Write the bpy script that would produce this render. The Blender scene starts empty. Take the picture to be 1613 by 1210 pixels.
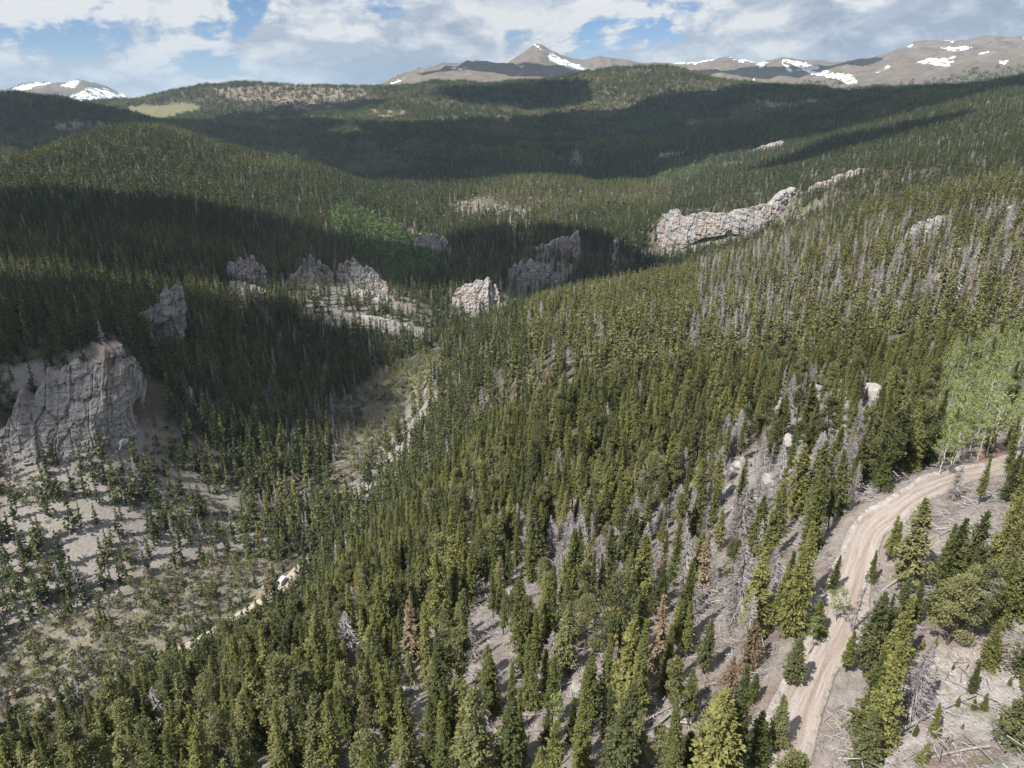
import bpy, math, random
import numpy as np
from mathutils import Vector

# ------------------------------------------------------------------ camera, world, sun
SC = bpy.context.scene
COL = SC.collection
CAMZ = 300.0
PITCH = math.radians(22.0)
FOC = 1118.0                      # focal length in photo pixels (1613 wide)
cam_d = bpy.data.cameras.new("camera")
cam_d.sensor_width = 36.0
cam_d.lens = 36.0 * FOC / 1613.0
cam_d.clip_start, cam_d.clip_end = 1.0, 60000.0
cam = bpy.data.objects.new("camera", cam_d)
COL.objects.link(cam)
cam.location = (0, 0, CAMZ)
cam.rotation_euler = (math.pi / 2 - PITCH, 0, 0)
SC.camera = cam

SUN_AZ = math.radians(-132.0)     # measured from +Y towards +X: the sun stands left and a little behind
SUN_EL = math.radians(52.0)
SUN = np.array([math.sin(SUN_AZ) * math.cos(SUN_EL), math.cos(SUN_AZ) * math.cos(SUN_EL), math.sin(SUN_EL)])
sun_d = bpy.data.lights.new("sun", 'SUN')
sun_d.energy = 5.0
sun_d.angle = math.radians(0.53)
sun_d.color = (1.0, 0.955, 0.88)
sun = bpy.data.objects.new("sun", sun_d)
COL.objects.link(sun)
sun.rotation_euler = Vector(-SUN).to_track_quat('-Z', 'Y').to_euler()

SC.view_settings.view_transform = 'Standard'
SC.view_settings.look = 'None'
SC.view_settings.exposure = 0.58
SC.view_settings.gamma = 1.0
SC.cycles.max_bounces = 5
SC.cycles.diffuse_bounces = 3
SC.cycles.glossy_bounces = 1
SC.cycles.transmission_bounces = 3
SC.cycles.transparent_max_bounces = 8
SC.cycles.volume_bounces = 0
SC.cycles.use_denoising = True


class NT:
    """small helper to wire shader and geometry nodes"""
    def __init__(self, tree):
        self.t = tree
    def n(self, typ, ins=None, **props):
        nd = self.t.nodes.new(typ)
        for k, v in props.items():
            setattr(nd, k, v)
        for k, v in (ins or {}).items():
            s = nd.inputs[k]
            if isinstance(v, bpy.types.NodeSocket):
                self.t.links.new(v, s)
            else:
                s.default_value = v
        return nd
    def math(self, op, a, b=None, clamp=False):
        i = {0: a}
        if b is not None:
            i[1] = b
        return self.n('ShaderNodeMath', i, operation=op, use_clamp=clamp).outputs[0]
    def mix(self, f, a, b, blend='MIX'):
        m = self.n('ShaderNodeMix', {0: f, 6: a, 7: b}, data_type='RGBA', blend_type=blend)
        return m.outputs[2]
    def ramp(self, f, stops, interp='LINEAR'):
        r = self.n('ShaderNodeValToRGB', {0: f})
        cr = r.color_ramp
        cr.interpolation = interp
        while len(cr.elements) < len(stops):
            cr.elements.new(0.5)
        for e, (p, c) in zip(cr.elements, stops):
            e.position = p
            e.color = c if len(c) == 4 else (*c, 1)
        return r.outputs[0]
    def noise(self, vec, scale, detail=4, rough=0.55, dist=0.0, out=0):
        return self.n('ShaderNodeTexNoise', {'Vector': vec, 'Scale': scale, 'Detail': detail, 'Roughness': rough,
                                             'Distortion': dist}).outputs[out]
    def link(self, a, b):
        self.t.links.new(a, b)


def rgb(*c):
    return (*c, 1.0)


def g(v):
    return (v, v, v, 1)


# sky: Nishita air plus procedural cumulus in the world
W = bpy.data.worlds.new("World")
SC.world = W
W.use_nodes = True
W.node_tree.nodes.clear()
w = NT(W.node_tree)
sky = w.n('ShaderNodeTexSky', sky_type='NISHITA', sun_disc=False, sun_elevation=SUN_EL,
          sun_rotation=SUN_AZ % (2 * math.pi), altitude=3000.0, air_density=1.0, dust_density=0.6, ozone_density=1.5)
gen = w.n('ShaderNodeTexCoord').outputs['Generated']
sep = w.n('ShaderNodeSeparateXYZ', {0: gen})
DX, DY, DZ = sep.outputs
# heaped clouds low over the ranges: noise on the sky sphere, flattened towards the horizon
def cloud_field(ox, oz, det=7):
    v = w.n('ShaderNodeMapping', {'Vector': gen, 'Location': (ox, 0.0, oz), 'Scale': (1.0, 1.0, 2.0)}).outputs[0]
    warp = w.noise(v, 5.0, 3, 0.5, 0.0, 1)
    v2 = w.n('ShaderNodeVectorMath', {0: v, 1: w.n('ShaderNodeVectorMath', {0: warp, 3: 0.10}, operation='SCALE').outputs[0]}, operation='ADD').outputs[0]
    big = w.noise(v2, 4.2, 1, 0.5)
    puff = w.n('ShaderNodeTexVoronoi', {'Vector': v2, 'Scale': 13.0, 'Detail': 3.0, 'Roughness': 0.62, 'Lacunarity': 2.3}, feature='F1', normalize=True).outputs[0]
    fine = w.noise(v2, 16.0, det, 0.62)
    s = w.math('ADD', w.math('MULTIPLY', big, 0.95), w.math('MULTIPLY', w.math('SUBTRACT', 1.0, puff), 0.34))
    return w.math('ADD', s, w.math('MULTIPLY', fine, 0.36))
SX, SZ = 5.17, 3.3
dens = cloud_field(SX, SZ)
dl = cloud_field(SX + 0.010, SZ - 0.030, 3)
gap = w.n('ShaderNodeMapRange', {0: DX, 1: -0.62, 2: 0.0, 3: -0.035, 4: 0.075}, interpolation_type='SMOOTHSTEP').outputs[0]
dens2 = w.math('ADD', dens, gap)
cov = w.n('ShaderNodeMapRange', {0: dens2, 1: 0.745, 2: 0.81, 3: 0.0, 4: 1.0}, interpolation_type='SMOOTHSTEP').outputs[0]
lit = w.math('SUBTRACT', dens, dl)
litf = w.n('ShaderNodeMapRange', {0: lit, 1: -0.07, 2: 0.08, 3: 0.0, 4: 1.0}).outputs[0]
thick = w.n('ShaderNodeMapRange', {0: dens2, 1: 0.82, 2: 1.08, 3: 1.0, 4: 0.0}, interpolation_type='SMOOTHSTEP').outputs[0]
shade = w.math('ADD', w.math('MULTIPLY', litf, 0.60), w.math('MULTIPLY', thick, 0.45), clamp=True)
ccol = w.ramp(shade, [(0.0, (3.6, 4.4, 5.9)), (0.33, (5.2, 6.0, 7.5)), (0.6, (8.0, 8.7, 9.8)), (0.85, (11.6, 11.7, 11.8))])
skyc = w.mix(1.0, sky.outputs[0], rgb(0.95, 1.1, 1.36), 'MULTIPLY')
wc = w.mix(w.math('MULTIPLY', cov, 0.98), skyc, ccol)
hz = w.n('ShaderNodeMapRange', {0: DZ, 1: -0.02, 2: 0.06, 3: 0.30, 4: 0.0}).outputs[0]
wc = w.mix(hz, wc, rgb(7.4, 8.3, 9.7))
W.cycles.sampling_method = 'MANUAL'
W.cycles.sample_map_resolution = 256
bg = w.n('ShaderNodeBackground', {0: wc, 1: 0.05})
w.link(bg.outputs[0], w.n('ShaderNodeOutputWorld').inputs[0])

# ------------------------------------------------------------------ numpy noise
def _hash(ix, iy, iz, seed):
    h = (ix.astype(np.int64) * 374761393 + iy.astype(np.int64) * 668265263 + iz.astype(np.int64) * 2147483647 + seed * 974634777) & 0xFFFFFFFF
    h = ((h ^ (h >> 13)) * 1274126177) & 0xFFFFFFFF
    h = ((h ^ (h >> 15)) * 2246822519) & 0xFFFFFFFF
    return ((h ^ (h >> 16)) & 0xFFFFFF) / float(0xFFFFFF)


def vn2(x, y, seed=0):
    x = np.asarray(x, float); y = np.asarray(y, float)
    ix, iy = np.floor(x), np.floor(y)
    fx, fy = x - ix, y - iy
    ux, uy = fx * fx * fx * (fx * (fx * 6 - 15) + 10), fy * fy * fy * (fy * (fy * 6 - 15) + 10)
    z0 = np.zeros_like(ix)
    a, b = _hash(ix, iy, z0, seed), _hash(ix + 1, iy, z0, seed)
    c, d = _hash(ix, iy + 1, z0, seed), _hash(ix + 1, iy + 1, z0, seed)
    return (a + (b - a) * ux) * (1 - uy) + (c + (d - c) * ux) * uy - 0.5


def fbm2(x, y, seed=0, oct=4, gain=0.5, ridged=False):
    s, a, f = 0.0, 1.0, 1.0
    for o in range(oct):
        n = vn2(np.asarray(x) * f + 17.3 * o, np.asarray(y) * f - 9.1 * o, seed + o) * 2
        if ridged:
            n = 1 - 2 * np.abs(n)
        s = s + a * n
        a *= gain; f *= 2.03
    return s


def vn3(x, y, z, seed=0):
    ix, iy, iz = np.floor(x), np.floor(y), np.floor(z)
    fx, fy, fz = x - ix, y - iy, z - iz
    s = lambda t: t * t * (3 - 2 * t)
    ux, uy, uz = s(fx), s(fy), s(fz)
    H = lambda i, j, k: _hash(ix + i, iy + j, iz + k, seed)
    def pl(k):
        a, b, c, d = H(0, 0, k), H(1, 0, k), H(0, 1, k), H(1, 1, k)
        return (a + (b - a) * ux) * (1 - uy) + (c + (d - c) * ux) * uy
    return (pl(0) * (1 - uz) + pl(1) * uz) * 2 - 1


def fbm3(x, y, z, seed=0, oct=3, gain=0.5, ridged=False):
    s, a, f = 0.0, 1.0, 1.0
    for o in range(oct):
        n = vn3(x * f + 3.7 * o, y * f, z * f - 5.1 * o, seed + o)
        if ridged:
            n = 1 - 2 * np.abs(n)
        s = s + a * n
        a *= gain; f *= 2.07
    return s


def vor2(x, y, seed=0):
    """cell value and distance to the cell edge of a jittered 2-D cell pattern"""
    ix, iy = np.floor(x), np.floor(y)
    d1 = np.full(x.shape, 9.0); d2 = np.full(x.shape, 9.0); val = np.zeros(x.shape)
    z = np.zeros_like(ix)
    for i in (-1, 0, 1):
        for j in (-1, 0, 1):
            cx, cy = ix + i, iy + j
            px_ = cx + 0.1 + 0.8 * _hash(cx, cy, z, seed); py_ = cy + 0.1 + 0.8 * _hash(cx, cy, z + 1, seed)
            d = np.hypot(x - px_, y - py_)
            nr = d < d1
            d2 = np.where(nr, d1, np.minimum(d2, d)); val = np.where(nr, _hash(cx, cy, z + 2, seed), val); d1 = np.where(nr, d, d1)
    return val, d2 - d1


def sstep(a, b, x):
    t = np.clip((x - a) / (b - a), 0, 1)
    return t * t * (3 - 2 * t)

# ------------------------------------------------------------------ terrain from surveyed points
SP, CP = math.sin(PITCH), math.cos(PITCH)
def pix_dir(u, v):
    """(azimuth, tangent of elevation) of the direction through a photo pixel"""
    u = np.asarray(u, float); v = np.asarray(v, float)
    cx, cy = (u - 806.5) / FOC, (605 - v) / FOC
    y, z = CP + cy * SP, -SP + cy * CP
    return np.arctan2(cx, y), z / np.hypot(cx, y)


def project(x, y, z):
    """photo pixel of a world point"""
    zz = z - CAMZ
    dep = y * CP - zz * SP
    dep = np.where(dep < 0.1, 0.1, dep)
    return 806.5 + FOC * x / dep, 605 - FOC * (y * SP + zz * CP) / dep

# visible ground: (u, v, horizontal distance in metres)
VIS = [
 # near right hand slope, foreground
 (800,1210,50),(400,1215,66),(150,1240,84),(1230,1210,45.7),(1613,1210,46),
 (800,1100,62),(500,1100,84),(1000,1100,56),(1270,1100,54),(1613,1100,58),(1450,1000,63),
 (800,1000,79),(500,1010,110),(1100,1000,68),(1340,960,67.5),(1613,900,80),
 (800,900,110),(560,950,160),(1100,900,92),(1300,880,80),(1400,810,86),(1500,755,103),(1613,725,125),
 (800,800,140),(660,812,205),(1100,800,118),(1250,800,103),
 (800,700,192),(720,712,260),(1100,700,155),(1300,700,145),(1500,660,162),
 (800,600,277),(740,612,345),(1000,600,235),(1300,600,215),(1450,600,205),(1613,600,195),
 (800,530,400),(1000,500,385),(1200,500,330),(1400,500,300),(1613,470,300),
 (1000,450,560),(1200,430,470),(1400,400,410),(1613,370,400),
 # its crest against the valley
 (1613,290,560),(1500,307,590),(1420,323,610),(1330,356,630),(1240,393,640),(1100,436,640),(1040,451,640),(960,463,640),
 (850,492,590),(760,526,540),(690,575,470),(665,645,390),(640,738,330),(598,824,290),(535,892,250),(440,1022,212),
 (350,1086,170),(280,1128,145),(150,1184,125),(0,1250,108),
 # valley floor and the left slope
 (447,925,282),(400,960,276),(330,1000,266),(278,1032,261),(150,1080,262),(0,1140,264),(100,1000,285),(0,1100,273),(0,900,319),(230,880,309),
 (400,860,317),(510,825,325),(450,800,350),(590,685,420),(550,650,455),(620,600,490),(680,525,610),(560,740,372),(605,745,370),(630,690,405),(655,620,465),
 (200,702,368),(0,705,378),(110,715,366),(240,680,385),(300,700,385),(100,800,340),(300,790,345),
 (190,560,392),(100,590,396),(0,610,398),(0,570,420),(100,545,420),(200,520,440),
 (0,480,540),(0,400,760),(0,300,1150),(240,300,1150),(150,400,760),(400,400,800),(300,500,565),(300,600,440),(400,700,400),(500,560,540),
 (600,520,600),(400,600,470),(480,455,680),(400,450,690),(580,450,710),(250,520,500),
 (0,275,1300),(60,252,1450),(130,230,1600),(190,217,1700),(240,213,1720),(300,224,1680),(360,243,1600),(420,258,1500),(490,272,1430),(560,295,1350),(630,322,1230),(700,354,1110),
 (550,370,960),(620,400,900),(680,430,790),
 (760,492,655),(760,450,700),(720,455,720),(800,462,710),(850,458,735),(850,395,800),(800,400,830),(905,412,855),(890,368,900),(970,412,880),(970,370,1050),(1000,400,930),
 (700,400,900),(780,335,1130),(720,312,1250),(820,350,1050),(900,330,1150),(840,282,1400),(780,290,1380),(920,290,1400),
 # behind the bump
 (640,272,1850),(600,240,2150),(500,235,2250),(400,212,2500),(300,200,2600),(720,280,1600),
 (0,145,3200),(100,157,3000),(200,181,2800),(265,203,2700),(0,230,2300),(100,220,2400),(0,190,2700),
 (210,160,4500),(280,146,4500),(360,131,4500),(440,134,4450),(500,138,4400),(590,140,4200),(255,178,4000),(330,192,3600),(500,190,3000),(450,165,3700),
 (620,141,3800),(700,136,3700),(780,131,3650),(850,127,3600),(920,120,3550),(990,112,3500),(1050,116,3450),(1100,122,3400),(1180,138,3300),(1240,147,3150),(1290,151,3050),
 (990,180,2900),(990,240,2000),(980,300,1450),(800,200,2700),(800,250,1900),(650,190,2900),(1100,180,2700),(1040,330,1200),
 (1090,245,1720),(1190,245,1650),(1100,290,1350),(1300,200,1950),(1300,165,2500),(1200,190,2400),
 (1350,151,2500),(1450,147,2300),(1530,138,2100),(1613,128,1900),(1450,220,1250),(1340,278,980),(1460,272,900),(1550,232,1100),(1613,200,1250),(1613,250,900),
 (1045,338,1000),(1040,398,955),(1150,378,930),(1240,348,935),(1240,312,985),(1150,338,990),(1150,290,1180),(1280,300,1020),(1220,270,1300),
 # far mountains
 (25,139,9500),(60,131,9500),(100,129,9500),(128,123,9500),(160,135,9500),(212,156,9500),(-60,146,9500),(120,150,8600),
 (600,139,6800),(650,119,6700),(700,108,6600),(760,105,6600),(810,104,6700),(700,128,5400),(820,122,5500),(880,112,6400),
 (800,99,8800),(822,84,8800),(846,70,8800),(865,79,8700),(890,90,8600),(920,97,8500),(960,90,8500),(1000,95,8400),(1060,99,8400),(1110,97,8400),(1147,90,8200),(1200,96,8300),
 (1240,92,8200),(1290,96,8300),(1340,98,8300),(1400,82,8000),(1445,65,7900),(1500,62,7800),(1560,60,7700),(1613,58,7600),(1720,62,7600),
 (1000,112,7000),(1120,118,6300),(1200,128,5800),(1290,135,5400),(1400,132,5000),(1500,118,5000),(1613,100,5000),(1400,108,6200),(1520,90,6300),(1240,112,6800),
]
# hidden ground behind a crest: (u, v of the crest, distance, height relative to the camera)
HID = [
 (1613,268,700,-78),(1500,285,710,-95),(1420,302,750,-108),(1330,335,760,-132),(1240,372,770,-165),(1150,400,770,-182),(1040,430,745,-192),(960,442,740,-188),
 (850,470,665,-192),(760,502,605,-194),(690,545,540,-197),(665,605,440,-198),(640,695,382,-201),(598,775,340,-203),(535,840,300,-205),(440,942,245,-208),
 (350,1007,215,-203),(280,1044,200,-200),(150,1094,180,-185),(0,1157,165,-170),
 (0,275,1700,-170),(130,230,1950,-165),(240,213,2100,-160),(360,243,1950,-175),(490,272,1700,-180),(630,322,1450,-195),(700,354,1280,-195),
 (840,282,1650,-178),(920,290,1650,-180),
 (0,145,3700,-60),(100,157,3500,-80),(200,181,3200,-100),
 (280,146,5500,-90),(440,134,5500,-90),(590,140,5200,-90),(360,131,7500,-250),(500,138,7500,-250),(300,146,9000,-300),(450,134,9500,-300),
 (700,136,4400,-10),(850,127,4300,10),(990,112,4300,20),(1100,122,4100,20),(1240,147,3900,-40),
 (1350,151,3200,-60),(1450,147,3000,-60),(1613,128,2700,-60),
 (100,130,6500,-120),(0,145,6500,-120),(128,123,12000,0),(360,130,12000,-400),(700,120,12000,-100),(846,70,11500,150),(1147,90,11500,150),(1445,65,11500,150),(1613,58,11500,150),
 (760,105,7600,190),
]
_az, _e = pix_dir([p[0] for p in VIS], [p[1] for p in VIS])
_r = np.array([p[2] for p in VIS], float)
_az2, _ = pix_dir([p[0] for p in HID], [p[1] for p in HID])
_r2 = np.array([p[2] for p in HID], float)
_e2 = np.array([p[3] for p in HID], float) / _r2
CPA = np.concatenate([_az, _az2]); CPL = np.log(np.concatenate([_r, _r2])); CPE = np.concatenate([_e, _e2])
R0, R1 = 45.0, 11500.0

def _phi(d2):
    return 0.5 * d2 * np.log(d2 + 1e-12)

def fit_rbf(a, l, e, lam=2e-4):
    n = len(a)
    A = _phi((a[:, None] - a) ** 2 + (l[:, None] - l) ** 2)
    A[np.arange(n), np.arange(n)] += lam
    Pm = np.stack([np.ones(n), a, l], 1)
    M = np.block([[A, Pm], [Pm.T, np.zeros((3, 3))]])
    return np.linalg.solve(M, np.concatenate([e, np.zeros(3)]))

SOL = fit_rbf(CPA, CPL, CPE)
AZ_C = np.radians(np.arange(-48, 48.01, 0.25)); LN_C = np.linspace(math.log(R0), math.log(R1), 420)
EC = np.empty((len(LN_C), len(AZ_C)))
for i, l in enumerate(LN_C):
    d2 = (AZ_C[:, None] - CPA) ** 2 + (l - CPL) ** 2
    EC[i] = _phi(d2) @ SOL[:-3] + SOL[-3] + SOL[-2] * AZ_C + SOL[-1] * l

def bilin(tab, a, l, a0, da, l0, dl):
    fi = np.clip((l - l0) / dl, 0, tab.shape[0] - 1.001); fj = np.clip((a - a0) / da, 0, tab.shape[1] - 1.001)
    i = fi.astype(int); j = fj.astype(int); fi = fi - i; fj = fj - j
    return (tab[i, j] * (1 - fj) + tab[i, j + 1] * fj) * (1 - fi) + (tab[i + 1, j] * (1 - fj) + tab[i + 1, j + 1] * fj) * fi

CREST = [(-200, 150, 9500), (-60, 146, 9500), (10, 141, 9500), (30, 136, 9500), (45, 131, 9500), (70, 130, 9500), (90, 131, 9500), (108, 129, 9500), (122, 124, 9500), (132, 126, 9500), (150, 132, 9500), (175, 141, 9500), (212, 157, 9500),
         (260, 175, 9500), (500, 200, 9000), (590, 145, 8900), (640, 125, 8900), (790, 104, 8850), (815, 90, 8800), (832, 79, 8800), (845, 70, 8800), (852, 71, 8800), (868, 80, 8750), (882, 88, 8700), (900, 94, 8600), (920, 96, 8500), (945, 90, 8500), (958, 91, 8500),
         (1000, 95, 8400), (1060, 99, 8400), (1100, 97, 8400), (1135, 90, 8250), (1150, 90, 8200), (1195, 97, 8300), (1235, 90, 8200), (1265, 95, 8300), (1310, 98, 8300), (1345, 96, 8300), (1375, 87, 8100), (1410, 80, 8000), (1440, 66, 7900), (1460, 63, 7900),
         (1500, 62, 7800), (1530, 63, 7800), (1570, 59, 7700), (1613, 58, 7600), (1720, 64, 7600), (1800, 75, 7600)]
CR_A, CR_E = pix_dir([c[0] for c in CREST], [c[1] for c in CREST])
CR_R = np.array([c[2] for c in CREST], float)


def base_height(x, y):
    """smooth ground height (world z) plus relief"""
    r = np.hypot(x, y) + 1e-9
    a = np.arctan2(x, y)
    rc = np.clip(r, R0, R1)
    lim = math.radians(47)
    def ev(az):
        return bilin(EC, az, np.log(rc), AZ_C[0], AZ_C[1] - AZ_C[0], LN_C[0], LN_C[1] - LN_C[0]) * rc
    z = ev(np.clip(a, -lim, lim))
    back = sstep(math.radians(70), math.radians(180), np.abs(a))
    z = z * (1 - back) + (ev(np.full_like(a, -lim)) + ev(np.full_like(a, lim))) * 0.5 * back
    # summit ridge of the far mountains: crest line with flanks falling away on both sides
    ec = np.interp(a, CR_A, CR_E); rc_ = np.interp(a, CR_A, CR_R)
    zm = ec * rc_ - 0.27 * np.abs(r - rc_) * (0.45 + 0.55 * sstep(0, 500, np.abs(r - rc_)))
    hi = sstep(6900, 7400, r)
    z = np.where(r > 5200, np.maximum(z * (1 - hi) + np.minimum(z, zm) * hi, zm), z)
    z = np.where(r > R1, z - (r - R1) * 0.12, z)
    near = sstep(60, 400, r)
    z = z + 0.55 * fbm2(x / 9, y / 9, 3, 3) * (1 - 0.5 * near)
    z = z + near * 2.6 * fbm2(x / 60, y / 60, 11, 3)
    far = sstep(700, 2500, r)
    z = z + far * (11 * fbm2(x / 330, y / 330, 21, 4) + 9 * fbm2((x + 0.4 * y) / 260, (y - 0.4 * x) / 520, 25, 3, 0.5, True))
    mt = sstep(4300, 6500, r)
    cres = 0.25 + 0.75 * sstep(0, 900, np.abs(r - rc_))
    z = z + mt * cres * (34 * fbm2(x / 620 + 0.2 * fbm2(x / 300, y / 300, 5, 2), y / 620, 31, 6, 0.55, True) - 20)
    return z + CAMZ

def ray_ground(u, v, hf=None, rmin=R0, rmax=R1):
    """first world point of the ground seen through photo pixel (u, v)"""
    a, e = pix_dir(u, v)
    rr = np.exp(np.linspace(math.log(rmin), math.log(rmax), 2500))
    x, y = rr * math.sin(a), rr * math.cos(a)
    z = (hf or base_height)(x, y)
    hit = (z - CAMZ) >= e * rr
    k = int(np.argmax(hit)) if hit.any() else len(rr) - 1
    return np.array([x[k], y[k], z[k]])


def spline(pts, step):
    """Catmull-Rom resampling of a polyline"""
    p = np.array(pts, float)
    p = np.vstack([2 * p[0] - p[1], p, 2 * p[-1] - p[-2]])
    out = []
    for i in range(1, len(p) - 2):
        n = max(2, int(np.linalg.norm(p[i + 1] - p[i]) / step))
        t = np.linspace(0, 1, n, endpoint=False)[:, None]
        out.append(0.5 * (2 * p[i] + (p[i + 1] - p[i - 1]) * t + (2 * p[i - 1] - 5 * p[i] + 4 * p[i + 1] - p[i + 2]) * t ** 2
                          + (3 * p[i] - p[i - 1] - 3 * p[i + 1] + p[i + 2]) * t ** 3))
    return np.vstack(out + [p[-2:-1]])


def smooth1(a, n):
    k = np.ones(n) / n
    return np.convolve(np.pad(a, (n // 2, n - 1 - n // 2), mode='edge'), k, mode='valid')


ROAD_PX = [(1212, 1240), (1240, 1180), (1262, 1120), (1287, 1060), (1311, 1005), (1331, 960), (1344, 915), (1355, 875), (1373, 836),
           (1410, 797), (1455, 771), (1510, 752), (1570, 738), (1640, 720), (1720, 697)]
VROAD_PX = [(262, 1036), (300, 1015), (335, 996), (385, 968), (415, 947), (440, 928), (462, 903), (484, 880)]
ROAD = spline([ray_ground(*p) for p in ROAD_PX], 0.8)
VROAD = spline([ray_ground(*p, rmin=235) for p in VROAD_PX], 2.0)
ROAD[:, 2] = smooth1(smooth1(base_height(ROAD[:, 0], ROAD[:, 1]), 25), 25)
VROAD[:, 2] = smooth1(smooth1(base_height(VROAD[:, 0], VROAD[:, 1]), 9), 9)


def near_line(x, y, line):
    """distance to a polyline and the height of its nearest point"""
    best = np.full(x.shape, 1e9); zz = np.zeros(x.shape)
    lo, hi = line.min(0) - 14, line.max(0) + 14
    m = (x > lo[0]) & (x < hi[0]) & (y > lo[1]) & (y < hi[1])
    if m.any():
        X, Y = x[m], y[m]
        b = np.full(X.shape, 1e9); k = np.zeros(X.shape, int)
        for i, p in enumerate(line):
            d = (X - p[0]) ** 2 + (Y - p[1]) ** 2
            s = d < b
            b[s] = d[s]; k[s] = i
        best[m] = np.sqrt(b); zz[m] = line[k, 2]
    return best, zz


def height(x, y):
    x = np.asarray(x, float); y = np.asarray(y, float)
    z = base_height(x, y)
    for line, w0, w1 in ((ROAD, 2.6, 6.5), (VROAD, 3.0, 9.0)):
        d, zl = near_line(x, y, line)
        k = 1 - sstep(w0, w1, d)
        z = z * (1 - k) + (zl - 0.12) * k
    return z


def h1(x, y):
    return float(height(np.array([x]), np.array([y]))[0])


def inpoly(u, v, poly):
    ins = np.zeros(u.shape, bool)
    n = len(poly)
    for i in range(n):
        x1, y1 = poly[i]; x2, y2 = poly[(i + 1) % n]
        if y1 == y2:
            continue
        c = ((y1 > v) != (y2 > v)) & (u < (x2 - x1) * (v - y1) / (y2 - y1) + x1)
        ins ^= c
    return ins


# ground cover zones: outline as surveyed on the photograph, nearest and farthest distance
Z_SCREE = [([(0, 745), (60, 700), (250, 670), (320, 690), (360, 745), (385, 800), (430, 840), (440, 890), (330, 880), (230, 905), (215, 960), (120, 985), (0, 1010)], 200, 420),
           ([(560, 740), (600, 690), (660, 600), (690, 620), (640, 720), (600, 790), (575, 815), (556, 800)], 200, 520),
           ([(480, 490), (560, 505), (690, 520), (660, 545), (600, 530), (500, 510)], 450, 800),
           ([(640, 360), (700, 380), (740, 400), (700, 420), (650, 395)], 600, 1200),
           ([(1270, 620), (1330, 560), (1400, 590), (1385, 640), (1300, 760), (1200, 830), (1110, 820), (1130, 740), (1230, 690)], 100, 400),
           ([(965, 375), (978, 372), (980, 425), (960, 425)], 700, 1300),
           ([(0, 575), (100, 560), (180, 545), (120, 600), (0, 640)], 380, 470)]
Z_BRUSH = [([(0, 1000), (120, 970), (220, 920), (330, 880), (440, 890), (450, 925), (380, 965), (280, 1030), (150, 1085), (0, 1150)], 200, 350),
           ([(530, 640), (600, 585), (690, 545), (700, 560), (660, 620), (620, 690), (570, 760), (545, 800), (520, 790), (530, 700)], 280, 620),
           ([(1060, 400), (1180, 370), (1290, 330), (1330, 300), (1260, 330), (1150, 385)], 700, 1100)]
Z_GRASS = [([(195, 168), (240, 166), (300, 162), (318, 170), (260, 188), (240, 190)], 3000, 5200),
           ([(590, 602), (640, 588), (690, 565), (690, 580), (650, 612), (590, 625)], 280, 620),
           ([(405, 955), (450, 925), (455, 935), (410, 965)], 200, 320)]
Z_BARE = [([(330, 140), (430, 133), (590, 142), (560, 165), (490, 172), (430, 160), (360, 158)], 3000, 5200),
          ([(1180, 150), (1280, 150), (1290, 160), (1240, 172), (1170, 168)], 2000, 3500),
          ([(580, 172), (640, 176), (630, 190), (585, 185)], 2000, 4000),
          ([(780, 185), (810, 185), (805, 197), (785, 195)], 2000, 4000),
          ([(460, 165), (500, 160), (495, 185), (470, 180)], 2500, 4000),
          ([(80, 195), (180, 190), (170, 210), (90, 220)], 2000, 3300)]
Z_OPEN = [([(1330, 1210), (1380, 1120), (1430, 1050), (1613, 980), (1700, 980), (1700, 1260), (1330, 1260)], 30, 90)]
Z_RED = [([(362, 986), (396, 962), (400, 976), (372, 996)], 230, 330), ([(1535, 712), (1580, 700), (1600, 722), (1545, 735)], 90, 170)]
SNOW = [[(862, 80), (884, 89), (900, 98), (942, 111), (925, 113), (900, 109), (888, 104), (866, 97)], [(840, 69), (852, 72), (858, 80), (846, 76)],
        [(1030, 97), (1060, 97), (1108, 95), (1128, 91), (1128, 95), (1100, 101), (1060, 102)], [(1147, 89), (1165, 94), (1205, 96), (1205, 100), (1165, 99)],
        [(1190, 98), (1212, 98), (1196, 109)], [(1172, 132), (1196, 116), (1190, 125), (1178, 134)],
        [(1234, 90), (1265, 96), (1292, 107), (1346, 119), (1352, 132), (1335, 134), (1320, 125), (1272, 117), (1278, 119), (1256, 105), (1231, 95)],
        [(1230, 97), (1244, 104), (1252, 118), (1240, 111)], [(1376, 116), (1400, 102), (1404, 107), (1385, 115)],
        [(1440, 101), (1458, 92), (1506, 88), (1503, 97), (1494, 104), (1450, 104)], [(1478, 73), (1512, 71), (1532, 77), (1500, 82)],
        [(1466, 61), (1512, 62), (1500, 66)], [(1586, 57), (1640, 58), (1640, 64), (1600, 62)], [(1572, 92), (1592, 95), (1582, 103), (1574, 100)],
        [(1540, 84), (1560, 80), (1556, 86)], [(1420, 74), (1440, 70), (1436, 76)], [(1600, 74), (1640, 72), (1640, 80)],
        [(20, 141), (42, 131), (88, 129), (74, 134), (40, 142)], [(93, 135), (120, 124), (136, 126), (122, 132), (138, 141), (112, 139)],
        [(108, 151), (140, 137), (172, 139), (212, 157), (116, 160)], [(150, 133), (170, 138), (200, 150), (180, 146)],
        [(603, 136), (642, 121), (634, 128)], [(708, 107), (752, 107), (726, 112)], [(814, 103), (832, 103), (823, 108)], [(656, 116), (690, 109), (670, 114)]]


Z_TALUS = [([(700, 315), (740, 310), (830, 335), (840, 395), (815, 395), (770, 345), (720, 340)], 700, 1500), ([(430, 445), (520, 420), (620, 430), (690, 530), (600, 525), (480, 512)], 580, 760), ([(705, 490), (790, 470), (810, 420), (920, 370), (918, 410), (880, 462), (800, 500), (720, 515)], 600, 900),
           ([(1030, 400), (1110, 368), (1200, 350), (1262, 310), (1262, 320), (1200, 366), (1110, 392), (1040, 412)], 830, 1000)]


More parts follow.
